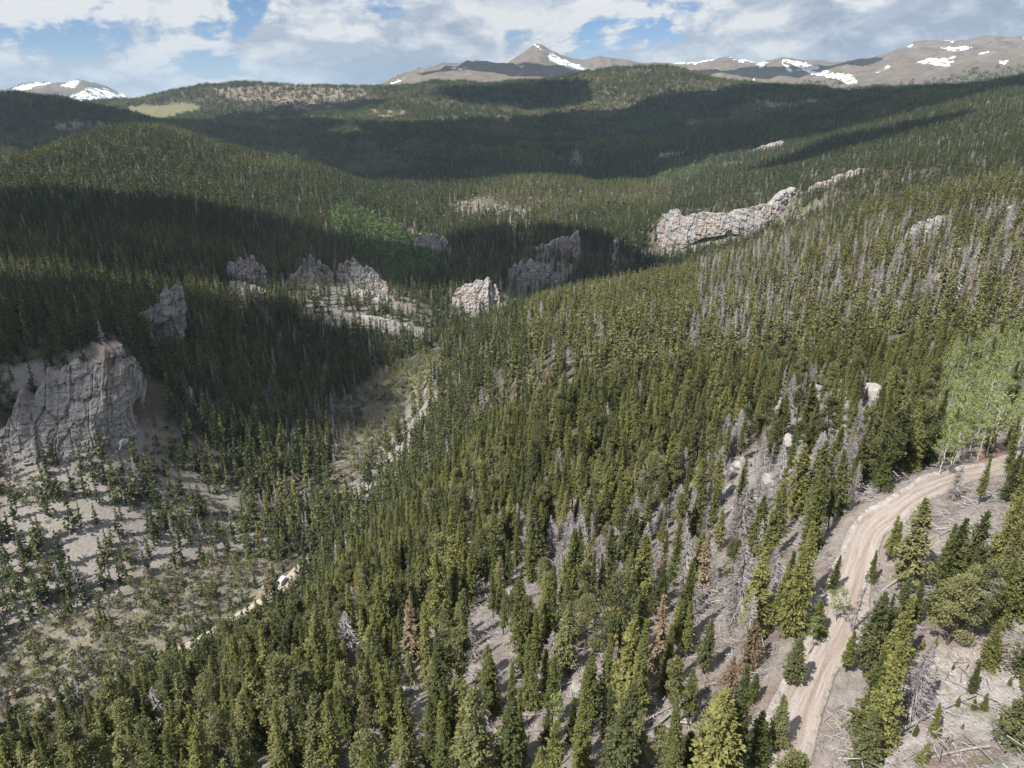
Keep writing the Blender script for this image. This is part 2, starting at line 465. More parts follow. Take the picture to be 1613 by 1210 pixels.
def zone(x, y, z, polys, jit=7.0, seed=70):
    r = np.hypot(x, y)
    m = np.zeros(x.shape, bool)
    u, v = project(x, y, z)
    for poly, r0, r1 in polys:
        pa = np.array(poly); lo, hi = pa.min(0) - 3 * jit, pa.max(0) + 3 * jit
        k = np.flatnonzero((u > lo[0]) & (u < hi[0]) & (v > lo[1]) & (v < hi[1]) & (r > r0) & (r < r1))
        if len(k):
            s = r[k] * 0.02
            m[k] |= inpoly(u[k] + jit * fbm2(x[k] / s, y[k] / s, seed, 4, 0.6), v[k] + 0.6 * jit * fbm2(x[k] / s, y[k] / s, seed + 9, 4, 0.6), poly)
    return m


def soft(x, y, z, polys, jit):
    return sum(zone(x, y, z, polys, jit * f, 70 + 13 * i).astype(float) for i, f in enumerate((0.4, 0.8, 1.2, 1.7))) / 4


def new_obj(name, me, parent=None, **props):
    o = bpy.data.objects.new(name, me)
    COL.objects.link(o)
    if parent is not None:
        o.parent = parent
    for k, v in props.items():
        o[k] = v
    return o


def make_mesh(name, verts, faces, mats=(), smooth=False, midx=None):
    """faces: (n, k) array of one polygon size, or a list of such arrays"""
    me = bpy.data.meshes.new(name)
    verts = np.asarray(verts, np.float32)
    fl = faces if isinstance(faces, list) else [faces]
    fl = [np.asarray(f, np.int32) for f in fl if len(f)]
    loops = np.concatenate([f.ravel() for f in fl])
    sizes = np.concatenate([np.full(len(f), f.shape[1], np.int32) for f in fl])
    me.vertices.add(len(verts)); me.vertices.foreach_set('co', verts.ravel())
    me.loops.add(len(loops)); me.loops.foreach_set('vertex_index', loops)
    me.polygons.add(len(sizes))
    me.polygons.foreach_set('loop_start', np.concatenate([[0], np.cumsum(sizes)[:-1]]).astype(np.int32))
    for m in mats:
        me.materials.append(m)
    if midx is not None:
        me.polygons.foreach_set('material_index', np.asarray(midx, np.int32))
    me.polygons.foreach_set('use_smooth', np.full(len(sizes), smooth, bool))
    me.update(calc_edges=True)
    return me


def grid_faces(nr, nc, wrap=False):
    i = np.arange(nr - 1)[:, None] * nc
    j = np.arange(nc if wrap else nc - 1)
    a = i + j; b = i + (j + 1) % nc
    return np.stack([a, b, b + nc, a + nc], -1).reshape(-1, 4)


def material(name):
    m = bpy.data.materials.new(name)
    m.use_nodes = True
    m.node_tree.nodes.clear()
    return m, NT(m.node_tree)


def finish(t, color, rough=0.95, spec=0.1, bump=None, bdist=0.1, bstr=1.0):
    ins = {'Base Color': color, 'Roughness': rough, 'Specular IOR Level': spec}
    if bump is not None:
        ins['Normal'] = t.n('ShaderNodeBump', {'Height': bump, 'Distance': bdist, 'Strength': bstr}).outputs[0]
    b = t.n('ShaderNodeBsdfPrincipled', ins)
    t.link(b.outputs[0], t.n('ShaderNodeOutputMaterial').inputs[0])


# ground sheet
azd = np.radians(np.arange(-44, 44.001, 0.085))
side = np.radians(np.array([46, 48, 51, 55, 60, 67, 75, 85, 97, 110, 125, 142, 160]))
AZG = np.concatenate([-side[::-1] - 0, azd, side, [math.pi]])
RG = np.concatenate([[3, 12, 22, 32, 40], np.exp(np.linspace(math.log(46), math.log(11500), 800)), [13000, 15000, 17000]])
GX = RG[:, None] * np.sin(AZG); GY = RG[:, None] * np.cos(AZG)
GZ = height(GX, GY)
gx, gy, gz = GX.ravel(), GY.ravel(), GZ.ravel()
gf = grid_faces(len(RG), len(AZG), wrap=True)[:, ::-1]
GND = make_mesh('ground', np.stack([gx, gy, gz], 1), gf, smooth=True)
scree = np.maximum(soft(gx, gy, gz, Z_SCREE, 11), 0.6 * soft(gx, gy, gz, Z_TALUS, 12))
brush = soft(gx, gy, gz, Z_BRUSH, 12)
grass = soft(gx, gy, gz, Z_GRASS, 4)
bare = soft(gx, gy, gz, Z_BARE, 6)
red = soft(gx, gy, gz, Z_RED, 3)
snow = soft(gx, gy, gz, [(p, 4500, 13000) for p in SNOW], 2.2)
rr = np.hypot(gx, gy)
alp = sstep(4300, 5400, rr) * sstep(-40, 120, gz - CAMZ + 60 * fbm2(gx / 500, gy / 500, 41, 4))
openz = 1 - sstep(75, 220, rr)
for nm, arr in (('scree', scree), ('brush', brush), ('grass', grass), ('snow', snow), ('alpine', alp), ('red', red), ('bare', bare), ('clear', soft(gx, gy, gz, Z_OPEN, 25)), ('open', openz)):
    at = GND.attributes.new(nm, 'FLOAT', 'POINT')
    at.data.foreach_set('value', arr.astype(np.float32))

m, t = material('ground')
A = lambda nm: t.n('ShaderNodeAttribute', attribute_name=nm).outputs['Fac']
pos = t.n('ShaderNodeNewGeometry').outputs['Position']
n_far = t.noise(pos, 0.012, 5)
n_mid = t.noise(pos, 0.12, 5)
n_near = t.noise(pos, 0.9, 6, 0.65)
n_fine = t.noise(pos, 5.0, 5, 0.7)
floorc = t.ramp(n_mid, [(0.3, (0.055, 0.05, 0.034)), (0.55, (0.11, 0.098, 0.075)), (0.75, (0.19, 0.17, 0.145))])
litter = t.ramp(n_near, [(0.28, (0.14, 0.12, 0.105)), (0.45, (0.285, 0.255, 0.243)), (0.7, (0.42, 0.39, 0.378))])
litter = t.mix(t.ramp(n_fine, [(0.35, g(0.0)), (0.62, g(0.6))]), litter, rgb(0.45, 0.42, 0.412))
litter = t.mix(t.ramp(n_fine, [(0.30, g(0.7)), (0.44, g(0))]), litter, rgb(0.13, 0.105, 0.09))
litter = t.mix(t.ramp(n_mid, [(0.48, g(0)), (0.62, g(0.65))]), litter, rgb(0.20, 0.125, 0.10))
litter = t.mix(t.ramp(t.noise(pos, 0.35, 4, 0.6), [(0.52, g(0)), (0.66, g(0.6))]), litter, rgb(0.15, 0.15, 0.075))
# fallen twigs: thin pale and dark strokes in two directions
for ang, sc, cc in ((0.4, 2.2, (0.56, 0.53, 0.51)), (1.5, 2.6, (0.55, 0.52, 0.50)), (2.5, 2.0, (0.12, 0.10, 0.09))):
    rv = t.n('ShaderNodeMapping', {'Vector': pos, 'Rotation': (0, 0, ang), 'Scale': (sc * 4.5, sc * 0.7, 0.4)}).outputs[0]
    litter = t.mix(t.ramp(t.noise(rv, 1.0, 2, 0.5, 0.6), [(0.60, g(0)), (0.68, g(0.75))]), litter, rgb(*cc))
wooded_litter = t.mix(0.55, litter, t.ramp(n_near, [(0.3, (0.10, 0.08, 0.065)), (0.6, (0.20, 0.165, 0.145)), (0.8, (0.17, 0.165, 0.09))]))  # browner, darker litter for the ground between the trees, outside the clearing
litter = t.mix(A('clear'), wooded_litter, litter)
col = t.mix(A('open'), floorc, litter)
screec = t.ramp(n_near, [(0.25, (0.15, 0.135, 0.125)), (0.5, (0.265, 0.24, 0.228)), (0.8, (0.37, 0.34, 0.325))])
screec = t.mix(t.ramp(n_mid, [(0.5, g(0)), (0.7, g(0.7))]), screec, rgb(0.24, 0.235, 0.15))
col = t.mix(A('scree'), col, screec)
brushc = t.ramp(n_near, [(0.3, (0.12, 0.105, 0.08)), (0.5, (0.225, 0.20, 0.165)), (0.7, (0.33, 0.295, 0.26))])
brushc = t.mix(t.ramp(n_mid, [(0.45, g(0)), (0.6, g(0.7))]), brushc, rgb(0.14, 0.14, 0.08))
col = t.mix(A('brush'), col, brushc)
col = t.mix(A('bare'), col, t.ramp(n_mid, [(0.3, (0.13, 0.105, 0.085)), (0.5, (0.215, 0.175, 0.145)), (0.7, (0.29, 0.245, 0.21))]))
col = t.mix(t.math('MULTIPLY', A('red'), 0.8), col, rgb(0.27, 0.16, 0.125))
col = t.mix(A('grass'), col, t.ramp(n_mid, [(0.3, (0.135, 0.13, 0.068)), (0.7, (0.205, 0.19, 0.112))]))
alpc = t.ramp(n_far, [(0.3, (0.10, 0.076, 0.066)), (0.5, (0.16, 0.127, 0.113)), (0.72, (0.225, 0.19, 0.172))])
alpc = t.mix(t.ramp(t.noise(pos, 0.004, 6, 0.6), [(0.42, g(0)), (0.6, g(0.8))]), alpc, rgb(0.15, 0.135, 0.095))
col = t.mix(A('alpine'), col, alpc)
sn = t.math('ADD', t.math('MULTIPLY', A('snow'), 0.66), t.math('MULTIPLY', t.math('SUBTRACT', t.noise(t.n('ShaderNodeMapping', {'Vector': pos, 'Rotation': (0, 0, 0.5), 'Scale': (1.0, 1.0, 0.5)}).outputs[0], 0.0095, 9, 0.68), 0.5), 2.8))
sn = t.math('MULTIPLY', sn, t.math('GREATER_THAN', A('snow'), 0.02))
col = t.mix(t.ramp(sn, [(0.48, g(0)), (0.60, g(1))]), col, rgb(0.83, 0.86, 0.9))
hh = t.math('ADD', t.math('MULTIPLY', n_near, 0.7), t.math('MULTIPLY', n_fine, 0.3))
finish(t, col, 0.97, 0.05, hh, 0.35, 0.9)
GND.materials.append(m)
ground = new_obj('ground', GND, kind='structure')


def ribbon(name, line, halfw, mat, profile, ncol, lift, wob=0.0):
    d = np.gradient(line[:, :2], axis=0)
    d /= np.linalg.norm(d, axis=1)[:, None] + 1e-9
    nrm = np.stack([d[:, 1], -d[:, 0]], 1)
    s = np.linspace(-1, 1, ncol)
    ln = np.arange(len(line))
    wl = halfw * (1 + wob * fbm2(ln * 0.09, ln * 0 + 3.3, 5, 3)); wr = halfw * (1 + wob * fbm2(ln * 0.09, ln * 0 + 8.3, 6, 3))
    wd = np.where(s[None] < 0, wl[:, None], wr[:, None])
    X = line[:, 0:1] + nrm[:, 0:1] * s * wd; Y = line[:, 1:2] + nrm[:, 1:2] * s * wd
    Zz = line[:, 2:3] + profile(s * wd) + lift + 0.05 * fbm2(X / 0.8, Y / 0.8, 4, 2)
    Zz[:, 0] -= 0.35; Zz[:, -1] -= 0.35
    me = make_mesh(name, np.stack([X, Y, Zz], -1).reshape(-1, 3), grid_faces(len(line), ncol), [mat], True)
    for nm, arr in (('across', np.broadcast_to(s * halfw, X.shape)), ('along', np.broadcast_to(ln[:, None] * 0.8, X.shape))):
        at = me.attributes.new(nm, 'FLOAT', 'POINT')
        at.data.foreach_set('value', np.ascontiguousarray(arr, dtype=np.float32).ravel())
    return new_obj(name, me, kind='structure')


m, t = material('dirt_road')
pos = t.n('ShaderNodeNewGeometry').outputs['Position']
ac = t.n('ShaderNodeAttribute', attribute_name='across').outputs['Fac']
al = t.n('ShaderNodeAttribute', attribute_name='along').outputs['Fac']
sv = t.n('ShaderNodeCombineXYZ', {0: t.math('MULTIPLY', ac, 2.2), 1: t.math('MULTIPLY', al, 0.12), 2: 0.0}).outputs[0]
nst = t.noise(sv, 1.3, 5, 0.6)
ng = t.noise(pos, 6.0, 5, 0.7)
nb = t.noise(pos, 0.35, 3)
col = t.ramp(nst, [(0.3, (0.25, 0.205, 0.178)), (0.5, (0.38, 0.33, 0.298)), (0.72, (0.47, 0.42, 0.392))])
rut = t.math('ABSOLUTE', t.math('SUBTRACT', t.math('ABSOLUTE', t.math('ADD', ac, 0.35)), 0.85))
rut = t.math('ADD', rut, t.math('MULTIPLY', t.math('SUBTRACT', nst, 0.5), 0.7))
col = t.mix(t.ramp(rut, [(0.06, g(0.55)), (0.40, g(0))]), col, rgb(0.27, 0.20, 0.16))
edge = t.math('ADD', ac, t.math('MULTIPLY', t.math('SUBTRACT', nb, 0.5), 1.6))
col = t.mix(t.ramp(t.math('MULTIPLY', edge, -0.4), [(0.46, g(0)), (0.66, g(0.6))]), col, rgb(0.56, 0.535, 0.52))
col = t.mix(t.ramp(ng, [(0.34, g(0.5)), (0.55, g(0))]), col, rgb(0.22, 0.175, 0.15))
verge = t.math('ADD', t.math('ABSOLUTE', ac), t.math('MULTIPLY', t.math('SUBTRACT', t.noise(pos, 0.9, 6, 0.7), 0.5), 3.2))
col = t.mix(t.ramp(t.math('MULTIPLY', verge, 0.3), [(0.42, g(0)), (0.56, g(1))]), col, t.ramp(t.noise(pos, 2.5, 5, 0.7), [(0.3, (0.13, 0.12, 0.075)), (0.5, (0.28, 0.25, 0.225)), (0.7, (0.44, 0.41, 0.39))]))
col = t.mix(t.ramp(t.noise(pos, 14.0, 2, 0.5), [(0.62, g(0)), (0.7, g(0.8))]), col, rgb(0.55, 0.53, 0.51))
finish(t, col, 0.98, 0.05, t.math('ADD', ng, nst), 0.12, 0.8)
ROADM = m
prof = lambda s: 0.10 - 0.012 * s * s - 0.10 * np.exp(-((np.abs(s + 0.35) - 0.85) / 0.25) ** 2) + 0.22 * np.exp(-((s + 2.2) / 0.5) ** 2)
ribbon('dirt_road', ROAD, 1.95, ROADM, prof, 33, 0.12, 0.3)
m, t = material('valley_road')
pos = t.n('ShaderNodeNewGeometry').outputs['Position']
finish(t, t.ramp(t.noise(pos, 0.5, 5, 0.6), [(0.3, (0.3, 0.26, 0.2)), (0.7, (0.46, 0.41, 0.34))]), 0.98, 0.05)
ribbon('valley_road', VROAD, 2.4, m, lambda s: 0 * s, 9, 0.2, 0.1)

# ------------------------------------------------------------------ vegetation materials
def leaf_mat(name, c0, c1, c2, trans=0.22, clump=0.9, tscale=1.0, var=0.35):
    """foliage: hue differs from plant to plant and from spray to spray"""
    m, t = material(name)
    rnd = t.n('ShaderNodeObjectInfo').outputs['Random']
    geo = t.n('ShaderNodeNewGeometry')
    isl = geo.outputs['Random Per Island']
    nz = t.noise(t.n('ShaderNodeTexCoord').outputs['Object'], clump, 3)
    f = t.math('ADD', t.math('MULTIPLY', rnd, 0.62), t.math('MULTIPLY', isl, var))
    f = t.math('ADD', f, t.math('MULTIPLY', t.math('SUBTRACT', nz, 0.5), 0.9), clamp=True)
    col = t.ramp(f, [(0.05, c0), (0.45, c1), (0.95, c2)])
    d = t.n('ShaderNodeBsdfPrincipled', {'Base Color': col, 'Roughness': 0.7, 'Specular IOR Level': 0.25})
    tr = t.n('ShaderNodeBsdfTranslucent', {'Color': col})
    mx = t.n('ShaderNodeMixShader', {0: trans, 1: d.outputs[0], 2: tr.outputs[0]})
    t.link(mx.outputs[0], t.n('ShaderNodeOutputMaterial').inputs[0])
    return m


def bark_mat(name, a, b, sc=6.0):
    m, t = material(name)
    p = t.n('ShaderNodeTexCoord').outputs['Object']
    p2 = t.n('ShaderNodeMapping', {'Vector': p, 'Scale': (1.0, 1.0, 0.25)}).outputs[0]
    n = t.noise(p2, sc, 4, 0.65)
    finish(t, t.ramp(n, [(0.3, a), (0.7, b)]), 0.95, 0.1, n, 0.03, 0.6)
    return m


M_NEAR = leaf_mat('olive_needles', (0.056, 0.068, 0.022), (0.136, 0.147, 0.046), (0.275, 0.268, 0.095))
M_PINE = leaf_mat('grey_green_needles', (0.066, 0.078, 0.034), (0.150, 0.156, 0.068), (0.28, 0.272, 0.125))
M_DEEP = leaf_mat('deep_green_needles', (0.034, 0.050, 0.021), (0.078, 0.096, 0.036), (0.160, 0.168, 0.064))
M_DEEPN = leaf_mat('dark_olive_needles', (0.045, 0.056, 0.02), (0.09, 0.105, 0.036), (0.165, 0.172, 0.063))
M_RUST = leaf_mat('rusty_needles', (0.14, 0.10, 0.062), (0.235, 0.175, 0.115), (0.33, 0.265, 0.185))
M_GOLD = leaf_mat('yellowing_needles', (0.13, 0.105, 0.025), (0.25, 0.19, 0.05), (0.34, 0.26, 0.08))
M_ASPEN = leaf_mat('aspen_leaves', (0.13, 0.165, 0.055), (0.225, 0.265, 0.095), (0.33, 0.365, 0.155), 0.32)
M_FARASP = leaf_mat('young_aspen_leaves', (0.062, 0.10, 0.03), (0.11, 0.165, 0.052), (0.165, 0.23, 0.082), 0.2)
M_SHRUB = leaf_mat('shrub_leaves', (0.085, 0.105, 0.03), (0.15, 0.165, 0.055), (0.23, 0.235, 0.10), 0.25)
M_BRUSH = leaf_mat('grey_twigs', (0.12, 0.11, 0.075), (0.21, 0.19, 0.14), (0.31, 0.285, 0.23), 0.1)
M_DEAD = leaf_mat('bleached_twigs', (0.20, 0.18, 0.178), (0.31, 0.285, 0.285), (0.45, 0.42, 0.42), 0.05)
M_BARK = bark_mat('brown_bark', (0.05, 0.04, 0.032), (0.15, 0.125, 0.105))
M_GREYB = bark_mat('grey_bark', (0.17, 0.15, 0.14), (0.36, 0.335, 0.32))
M_PALEB = bark_mat('pale_bark', (0.30, 0.29, 0.25), (0.62, 0.60, 0.54), 3.0)


def unit(v):
    return v / (np.linalg.norm(v, axis=-1, keepdims=True) + 1e-9)


def sprays(c, a, ln, wd, rng, tilt=0.6):
    """rhombic needle sprays: centres, axes, lengths, widths -> verts, quads"""
    n = len(c)
    ref = np.array([0, 0, 1.0]) + rng.normal(0, tilt, (n, 3))
    b = unit(np.cross(a, ref))
    up = unit(np.cross(b, a))
    sag = -0.12 * ln[:, None] * up
    v = np.stack([c - a * ln[:, None] * 0.4, c + b * wd[:, None] * 0.5 + sag, c + a * ln[:, None] * 0.6, c - b * wd[:, None] * 0.5 + sag], 1)
    return v.reshape(-1, 3), np.arange(n * 4).reshape(-1, 4)


def tube(path, rad, k=6):
    """tapered tube along a path"""
    path = np.asarray(path, float)
    d = unit(np.gradient(path, axis=0))
    ref = np.where(np.abs(d[:, 2:3]) > 0.9, np.array([[1.0, 0, 0]]), np.array([[0, 0, 1.0]]))
    u = unit(np.cross(d, ref)); w_ = np.cross(d, u)
    th = np.linspace(0, 2 * math.pi, k, endpoint=False)
    v = path[:, None] + (u[:, None] * np.cos(th)[None, :, None] + w_[:, None] * np.sin(th)[None, :, None]) * np.asarray(rad)[:, None, None]
    return v.reshape(-1, 3), grid_faces(len(path), k, True)


def join(parts):
    vs, fs, o = [], {}, 0
    for v, f in parts:
        vs.append(v)
        fs.setdefault(f.shape[1], []).append(f + o)
        o += len(v)
    return np.concatenate(vs), [np.concatenate(x) for x in fs.values()]


def trunk_geo(H, r0, rng, lean=0.25, top=0.97, k=7, n=9):
    t = np.linspace(0, top, n)
    off = np.cumsum(rng.normal(0, lean / n, (n, 2)), 0)
    off -= off[0]
    path = np.column_stack([off, t * H])
    path[0, 2] = -0.5
    return tube(path, r0 * (1 - t) ** 0.85 + 0.015, k), path


def conifer_crown(H, R, bare, rng, path, step=0.36, nb=6, ns=4, size=0.62, prof=0.8, gap=0.12, droop=0.35, layers=2):
    """whorled boughs carrying needle sprays; ragged profile, missing boughs"""
    hs = np.arange(bare * H, H * 0.985, step)
    C, Ax, L, Wd = [], [], [], []
    side = rng.uniform(0, 2 * math.pi); lop = rng.uniform(0.0, 0.3)
    lump = rng.uniform(0, 100)
    for h in hs:
        f = (h - bare * H) / (H * (1 - bare))
        low = min(1.0, f / 0.14 + 0.55)
        rad = R * (1 - f) ** prof * low
        if f > 0.9:
            rad = max(rad, 0.16)
        rad *= 1 + 0.30 * float(vn2(np.array([h * 0.8 + lump]), np.array([lump]), 3)[0]) * 2
        cx = np.interp(h, path[:, 2], path[:, 0]); cy = np.interp(h, path[:, 2], path[:, 1])
        for b in range(nb):
            if rng.random() < gap:
                continue
            ph = rng.uniform(0, 2 * math.pi)
            ln = rad * rng.uniform(0.62, 1.18) * (1 + lop * math.cos(ph - side))
            dz = -droop * (1 - f) + 0.45 * f + rng.normal(0, 0.12)
            d = np.array([math.cos(ph), math.sin(ph), dz]); d /= np.linalg.norm(d)
            m = max(1, int(round(ns * (0.35 + 0.75 * ln / R))))
            s = (np.arange(m) + rng.uniform(0.25, 0.95, m)) / m
            for q in range(layers):
                p = np.array([cx, cy, h]) + d * (s * ln)[:, None] + rng.normal(0, 0.07 + 0.05 * ln, (m, 3))
                p[:, 2] -= 0.14 * ln * s * s * (1 - f)
                C.append(p); Ax.append(unit(d + rng.normal(0, 0.5, (m, 3)) + np.array([0, 0, -0.05])))
                sz = size * rng.uniform(0.6, 1.2, m) * (0.55 + 0.45 * min(1, ln / 1.0))
                L.append(sz); Wd.append(sz * rng.uniform(0.5, 0.85, m))
    # leader
    C.append(np.array([[path[-1, 0], path[-1, 1], H * 0.985]])); Ax.append(np.array([[0, 0, 1.0]]))
    L.append(np.array([0.8 * size + 0.2])); Wd.append(np.array([0.25 * size]))
    return sprays(np.concatenate(C), np.concatenate(Ax), np.concatenate(L), np.concatenate(Wd), rng)


def pine_crown(H, R, bare, rng, path, n=34, per=130, size=0.27):
    """rounded, irregular crown of needle tufts on limbs"""
    parts, C, Ax, L, Wd = [], [], [], [], []
    for i in range(n):
        f = rng.random() ** 0.85
        h = H * (bare + (1 - bare) * f * 0.95)
        env = R * math.sqrt(max(0.05, 1 - (2 * f - 0.72) ** 2 / 1.75)) * (1.0 - 0.45 * f * f)
        ph = rng.uniform(0, 2 * math.pi); ln = env * rng.uniform(0.35, 1.1)
        cx = np.interp(h, path[:, 2], path[:, 0]); cy = np.interp(h, path[:, 2], path[:, 1])
        o = np.array([cx, cy, h - 0.2 * ln]); tip = np.array([cx + ln * math.cos(ph), cy + ln * math.sin(ph), h + 0.15 * ln])
        parts.append(tube(np.array([o, (o + tip) / 2 + [0, 0, -0.05], tip]), np.array([0.05, 0.035, 0.015]), 4))
        k = int(per * rng.uniform(0.6, 1.3)); rad = R * rng.uniform(0.26, 0.46)
        q = unit(rng.normal(0, 1, (k, 3))) * (rng.random((k, 1)) ** 0.45) * rad
        q[:, 2] *= 0.75
        C.append(tip + q); Ax.append(unit(q + np.array([0, 0, 0.35]) + rng.normal(0, 0.35, (k, 3))))
        sz = size * rng.uniform(0.6, 1.25, k); L.append(sz); Wd.append(sz * rng.uniform(0.45, 0.8, k))
    parts.append(sprays(np.concatenate(C), np.concatenate(Ax), np.concatenate(L), np.concatenate(Wd), rng))
    return join(parts)


def dead_branches(H, R, rng, path, n=90, wid=0.05, twig=4, bare=0.1, top=0.99, prof=0.75):
    """bare branches with drooping side twigs, as thin tapering blades in two planes"""
    parts = []
    for i in range(n):
        f = rng.random() ** 0.9
        h = H * (bare + (top - bare) * f)
        ln = R * (1 - f) ** prof * rng.uniform(0.45, 1.15) + 0.12
        ph = rng.uniform(0, 2 * math.pi)
        cx = np.interp(h, path[:, 2], path[:, 0]); cy = np.interp(h, path[:, 2], path[:, 1])
        d = np.array([math.cos(ph), math.sin(ph), rng.normal(-0.12, 0.22)])
        s = np.linspace(0, 1, 4)[:, None]
        p = np.array([cx, cy, h]) + d * s * ln + np.array([0, 0, -0.16 * ln]) * s ** 2 + np.array([0, 0, 0.12 * ln]) * s ** 4
        parts.append(tube(p, np.linspace(wid, wid * 0.3, 4) * (0.5 + 0.4 * ln), 3))
        for q in range(twig):
            a = rng.uniform(0.25, 0.98)
            o = np.array([np.interp(a, s[:, 0], p[:, j]) for j in range(3)])
            dd = unit(d * 0.6 + rng.normal(0, 0.6, 3) + np.array([0, 0, -0.25]))
            tl = ln * rng.uniform(0.18, 0.45)
            parts.append(tube(np.array([o, o + dd * tl]), np.array([wid * 0.42, wid * 0.12]), 3))
    return join(parts)


def aspen_crown(H, R, bare, rng, path, n=30, per=34, size=0.36):
    parts, C, Ax, L, Wd = [], [], [], [], []
    for i in range(n):
        f = rng.random() ** 0.75
        h = H * (bare + (1 - bare) * f)
        ln = R * (math.sin(math.pi * (0.18 + 0.78 * f))) * rng.uniform(0.4, 1.15)
        ph = rng.uniform(0, 2 * math.pi)
        cx = np.interp(h, path[:, 2], path[:, 0]); cy = np.interp(h, path[:, 2], path[:, 1])
        o = np.array([cx, cy, h - 0.5 * ln]); tip = np.array([cx + ln * math.cos(ph), cy + ln * math.sin(ph), h + 0.3 * ln])
        parts.append(tube(np.array([o, (o + tip) / 2, tip]), np.array([0.035, 0.022, 0.01]), 3))
        k = int(per * rng.uniform(0.5, 1.4)); rad = R * rng.uniform(0.3, 0.55)
        q = unit(rng.normal(0, 1, (k, 3))) * (rng.random((k, 1)) ** 0.5) * rad
        C.append(tip + q); Ax.append(unit(rng.normal(0, 1, (k, 3)))); sz = size * rng.uniform(0.5, 1.2, k); L.append(sz); Wd.append(sz * 0.7)
    return parts, sprays(np.concatenate(C), np.concatenate(Ax), np.concatenate(L), np.concatenate(Wd), rng, 1.0)


def shrub_geo(H, R, rng, n=150, size=0.28):
    q = unit(rng.normal(0, 1, (n, 3))) * (rng.random((n, 1)) ** 0.4)
    q = q * np.array([R, R, H * 0.5]) * (1 + 0.35 * fbm3(q[:, 0] * 1.7, q[:, 1] * 1.7, q[:, 2] * 1.7, rng.integers(99), 2))[:, None]
    q[:, 2] = np.abs(q[:, 2] + H * 0.45)
    sz = size * rng.uniform(0.6, 1.3, n)
    return sprays(q, unit(q * [1, 1, 0.8] + rng.normal(0, 0.3, (n, 3)) * R), sz, sz * 0.6, rng, 0.9)


# ------------------------------------------------------------------ tree kinds: each a list of (trunk mesh, crown mesh, height)
RNG = np.random.default_rng(20)
KIND = {}

def both(name, tg, cg, tm, cm):
    return (make_mesh(name + '_trunk', tg[0], tg[1], [tm], True), make_mesh(name + '_crown', cg[0], cg[1], [cm]))


def build_kind(key, n, fn):
    KIND[key] = [fn(i) for i in range(n)]


def k_spruce(i):
    H = 12.0; R = [1.4, 1.15, 1.6, 1.3, 1.5, 1.0][i % 6]
    tg, path = trunk_geo(H, 0.15, RNG)
    return (*both('spruce', tg, conifer_crown(H, R, [0.08, 0.2, 0.06, 0.3, 0.12, 0.24][i % 6], RNG, path, 0.24, 6, 6, 0.33, 0.8, 0.10, 0.35, 4), M_BARK, M_NEAR if i % 3 else M_DEEPN), H)
def k_fir(i):
    H = 12.0; R = [2.1, 1.85, 2.4, 1.7][i % 4]
    tg, path = trunk_geo(H, 0.19, RNG)
    return (*both('fir', tg, conifer_crown(H, R, [0.06, 0.12, 0.04, 0.18][i % 4], RNG, path, 0.25, 7, 7, 0.36, 0.72, 0.15, 0.25, 4), M_BARK, M_PINE if i % 2 else M_NEAR), H)
def k_pine(i):
    H = 11.0; R = [1.7, 2.0, 1.5, 2.3][i % 4]
    tg, path = trunk_geo(H, 0.17, RNG, 0.7)
    return (*both('pine', tg, pine_crown(H, R, [0.36, 0.2, 0.44, 0.12][i % 4], RNG, path), M_BARK, M_PINE), H)
def k_rust(i):
    H = 11.0; R = [2.2, 1.5, 1.2][i % 3]
    tg, path = trunk_geo(H, 0.17, RNG)
    return (*both('rust', tg, conifer_crown(H, R, 0.07, RNG, path, 0.31, 6, 5, 0.44, 0.8, 0.2, 0.3, 3), M_BARK, M_RUST if i != 2 else M_GOLD), H)
def k_snag(i):
    H = 11.0; R = [2.1, 1.5, 1.2, 2.5, 1.0][i % 5]
    tg, path = trunk_geo(H, 0.17, RNG, 0.5, [0.98, 0.98, 0.8, 0.98, 0.9][i % 5])
    cg = dead_branches(H, R, RNG, path, [300, 240, 130, 420, 90][i % 5], 0.078, 7, [0.1, 0.12, 0.2, 0.06, 0.15][i % 5], [0.99, 0.99, 0.8, 0.99, 0.9][i % 5])
    return (*both('snag', tg, cg, M_GREYB, M_DEAD), H)
def k_aspen(i):
    H = 9.0; R = [1.5, 1.2, 1.8, 1.0][i % 4]
    tg, path = trunk_geo(H, 0.10, RNG, 1.1)
    parts, cg = aspen_crown(H, R, 0.42, RNG, path, 26, 26, 0.28)
    return (*both('aspen', join([tg] + parts), cg, M_PALEB, M_ASPEN), H)

build_kind('spruce', 8, k_spruce); build_kind('fir', 6, k_fir); build_kind('pine', 6, k_pine)
build_kind('rust', 3, k_rust); build_kind('snag', 5, k_snag); build_kind('aspen', 5, k_aspen)

# whole-tree meshes for the forest beyond, simpler with distance
def whole(name, H, parts, mats):
    vs, fs, mi, o = [], {}, {}, 0
    for k, (v, f) in enumerate(parts):
        for ff in (f if isinstance(f, list) else [f]):
            fs.setdefault(ff.shape[1], []).append(ff + o); mi.setdefault(ff.shape[1], []).append(np.full(len(ff), k))
        vs.append(v); o += len(v)
    return make_mesh(name, np.concatenate(vs), [np.concatenate(x) for x in fs.values()], mats, False, np.concatenate([np.concatenate(x) for x in mi.values()]))


def lod_conifer(H, R, bare, crown_mat, step, nb, ns, size, layers=1, prof=0.85):
    tg, path = trunk_geo(H, 0.17, RNG, 0.3, 0.9, 4, 3)
    return whole('far_conifer', H, [tg, conifer_crown(H, R, bare, RNG, path, step, nb, ns, size, prof, 0.08, 0.3, layers)], [M_BARK, crown_mat])


def lod_snag(H, R, n, wid, twig):
    tg, path = trunk_geo(H, 0.13, RNG, 0.4, 0.95, 4, 3)
    return whole('far_snag', H, [tg, dead_branches(H, R, RNG, path, n, wid, twig)], [M_GREYB, M_DEAD])


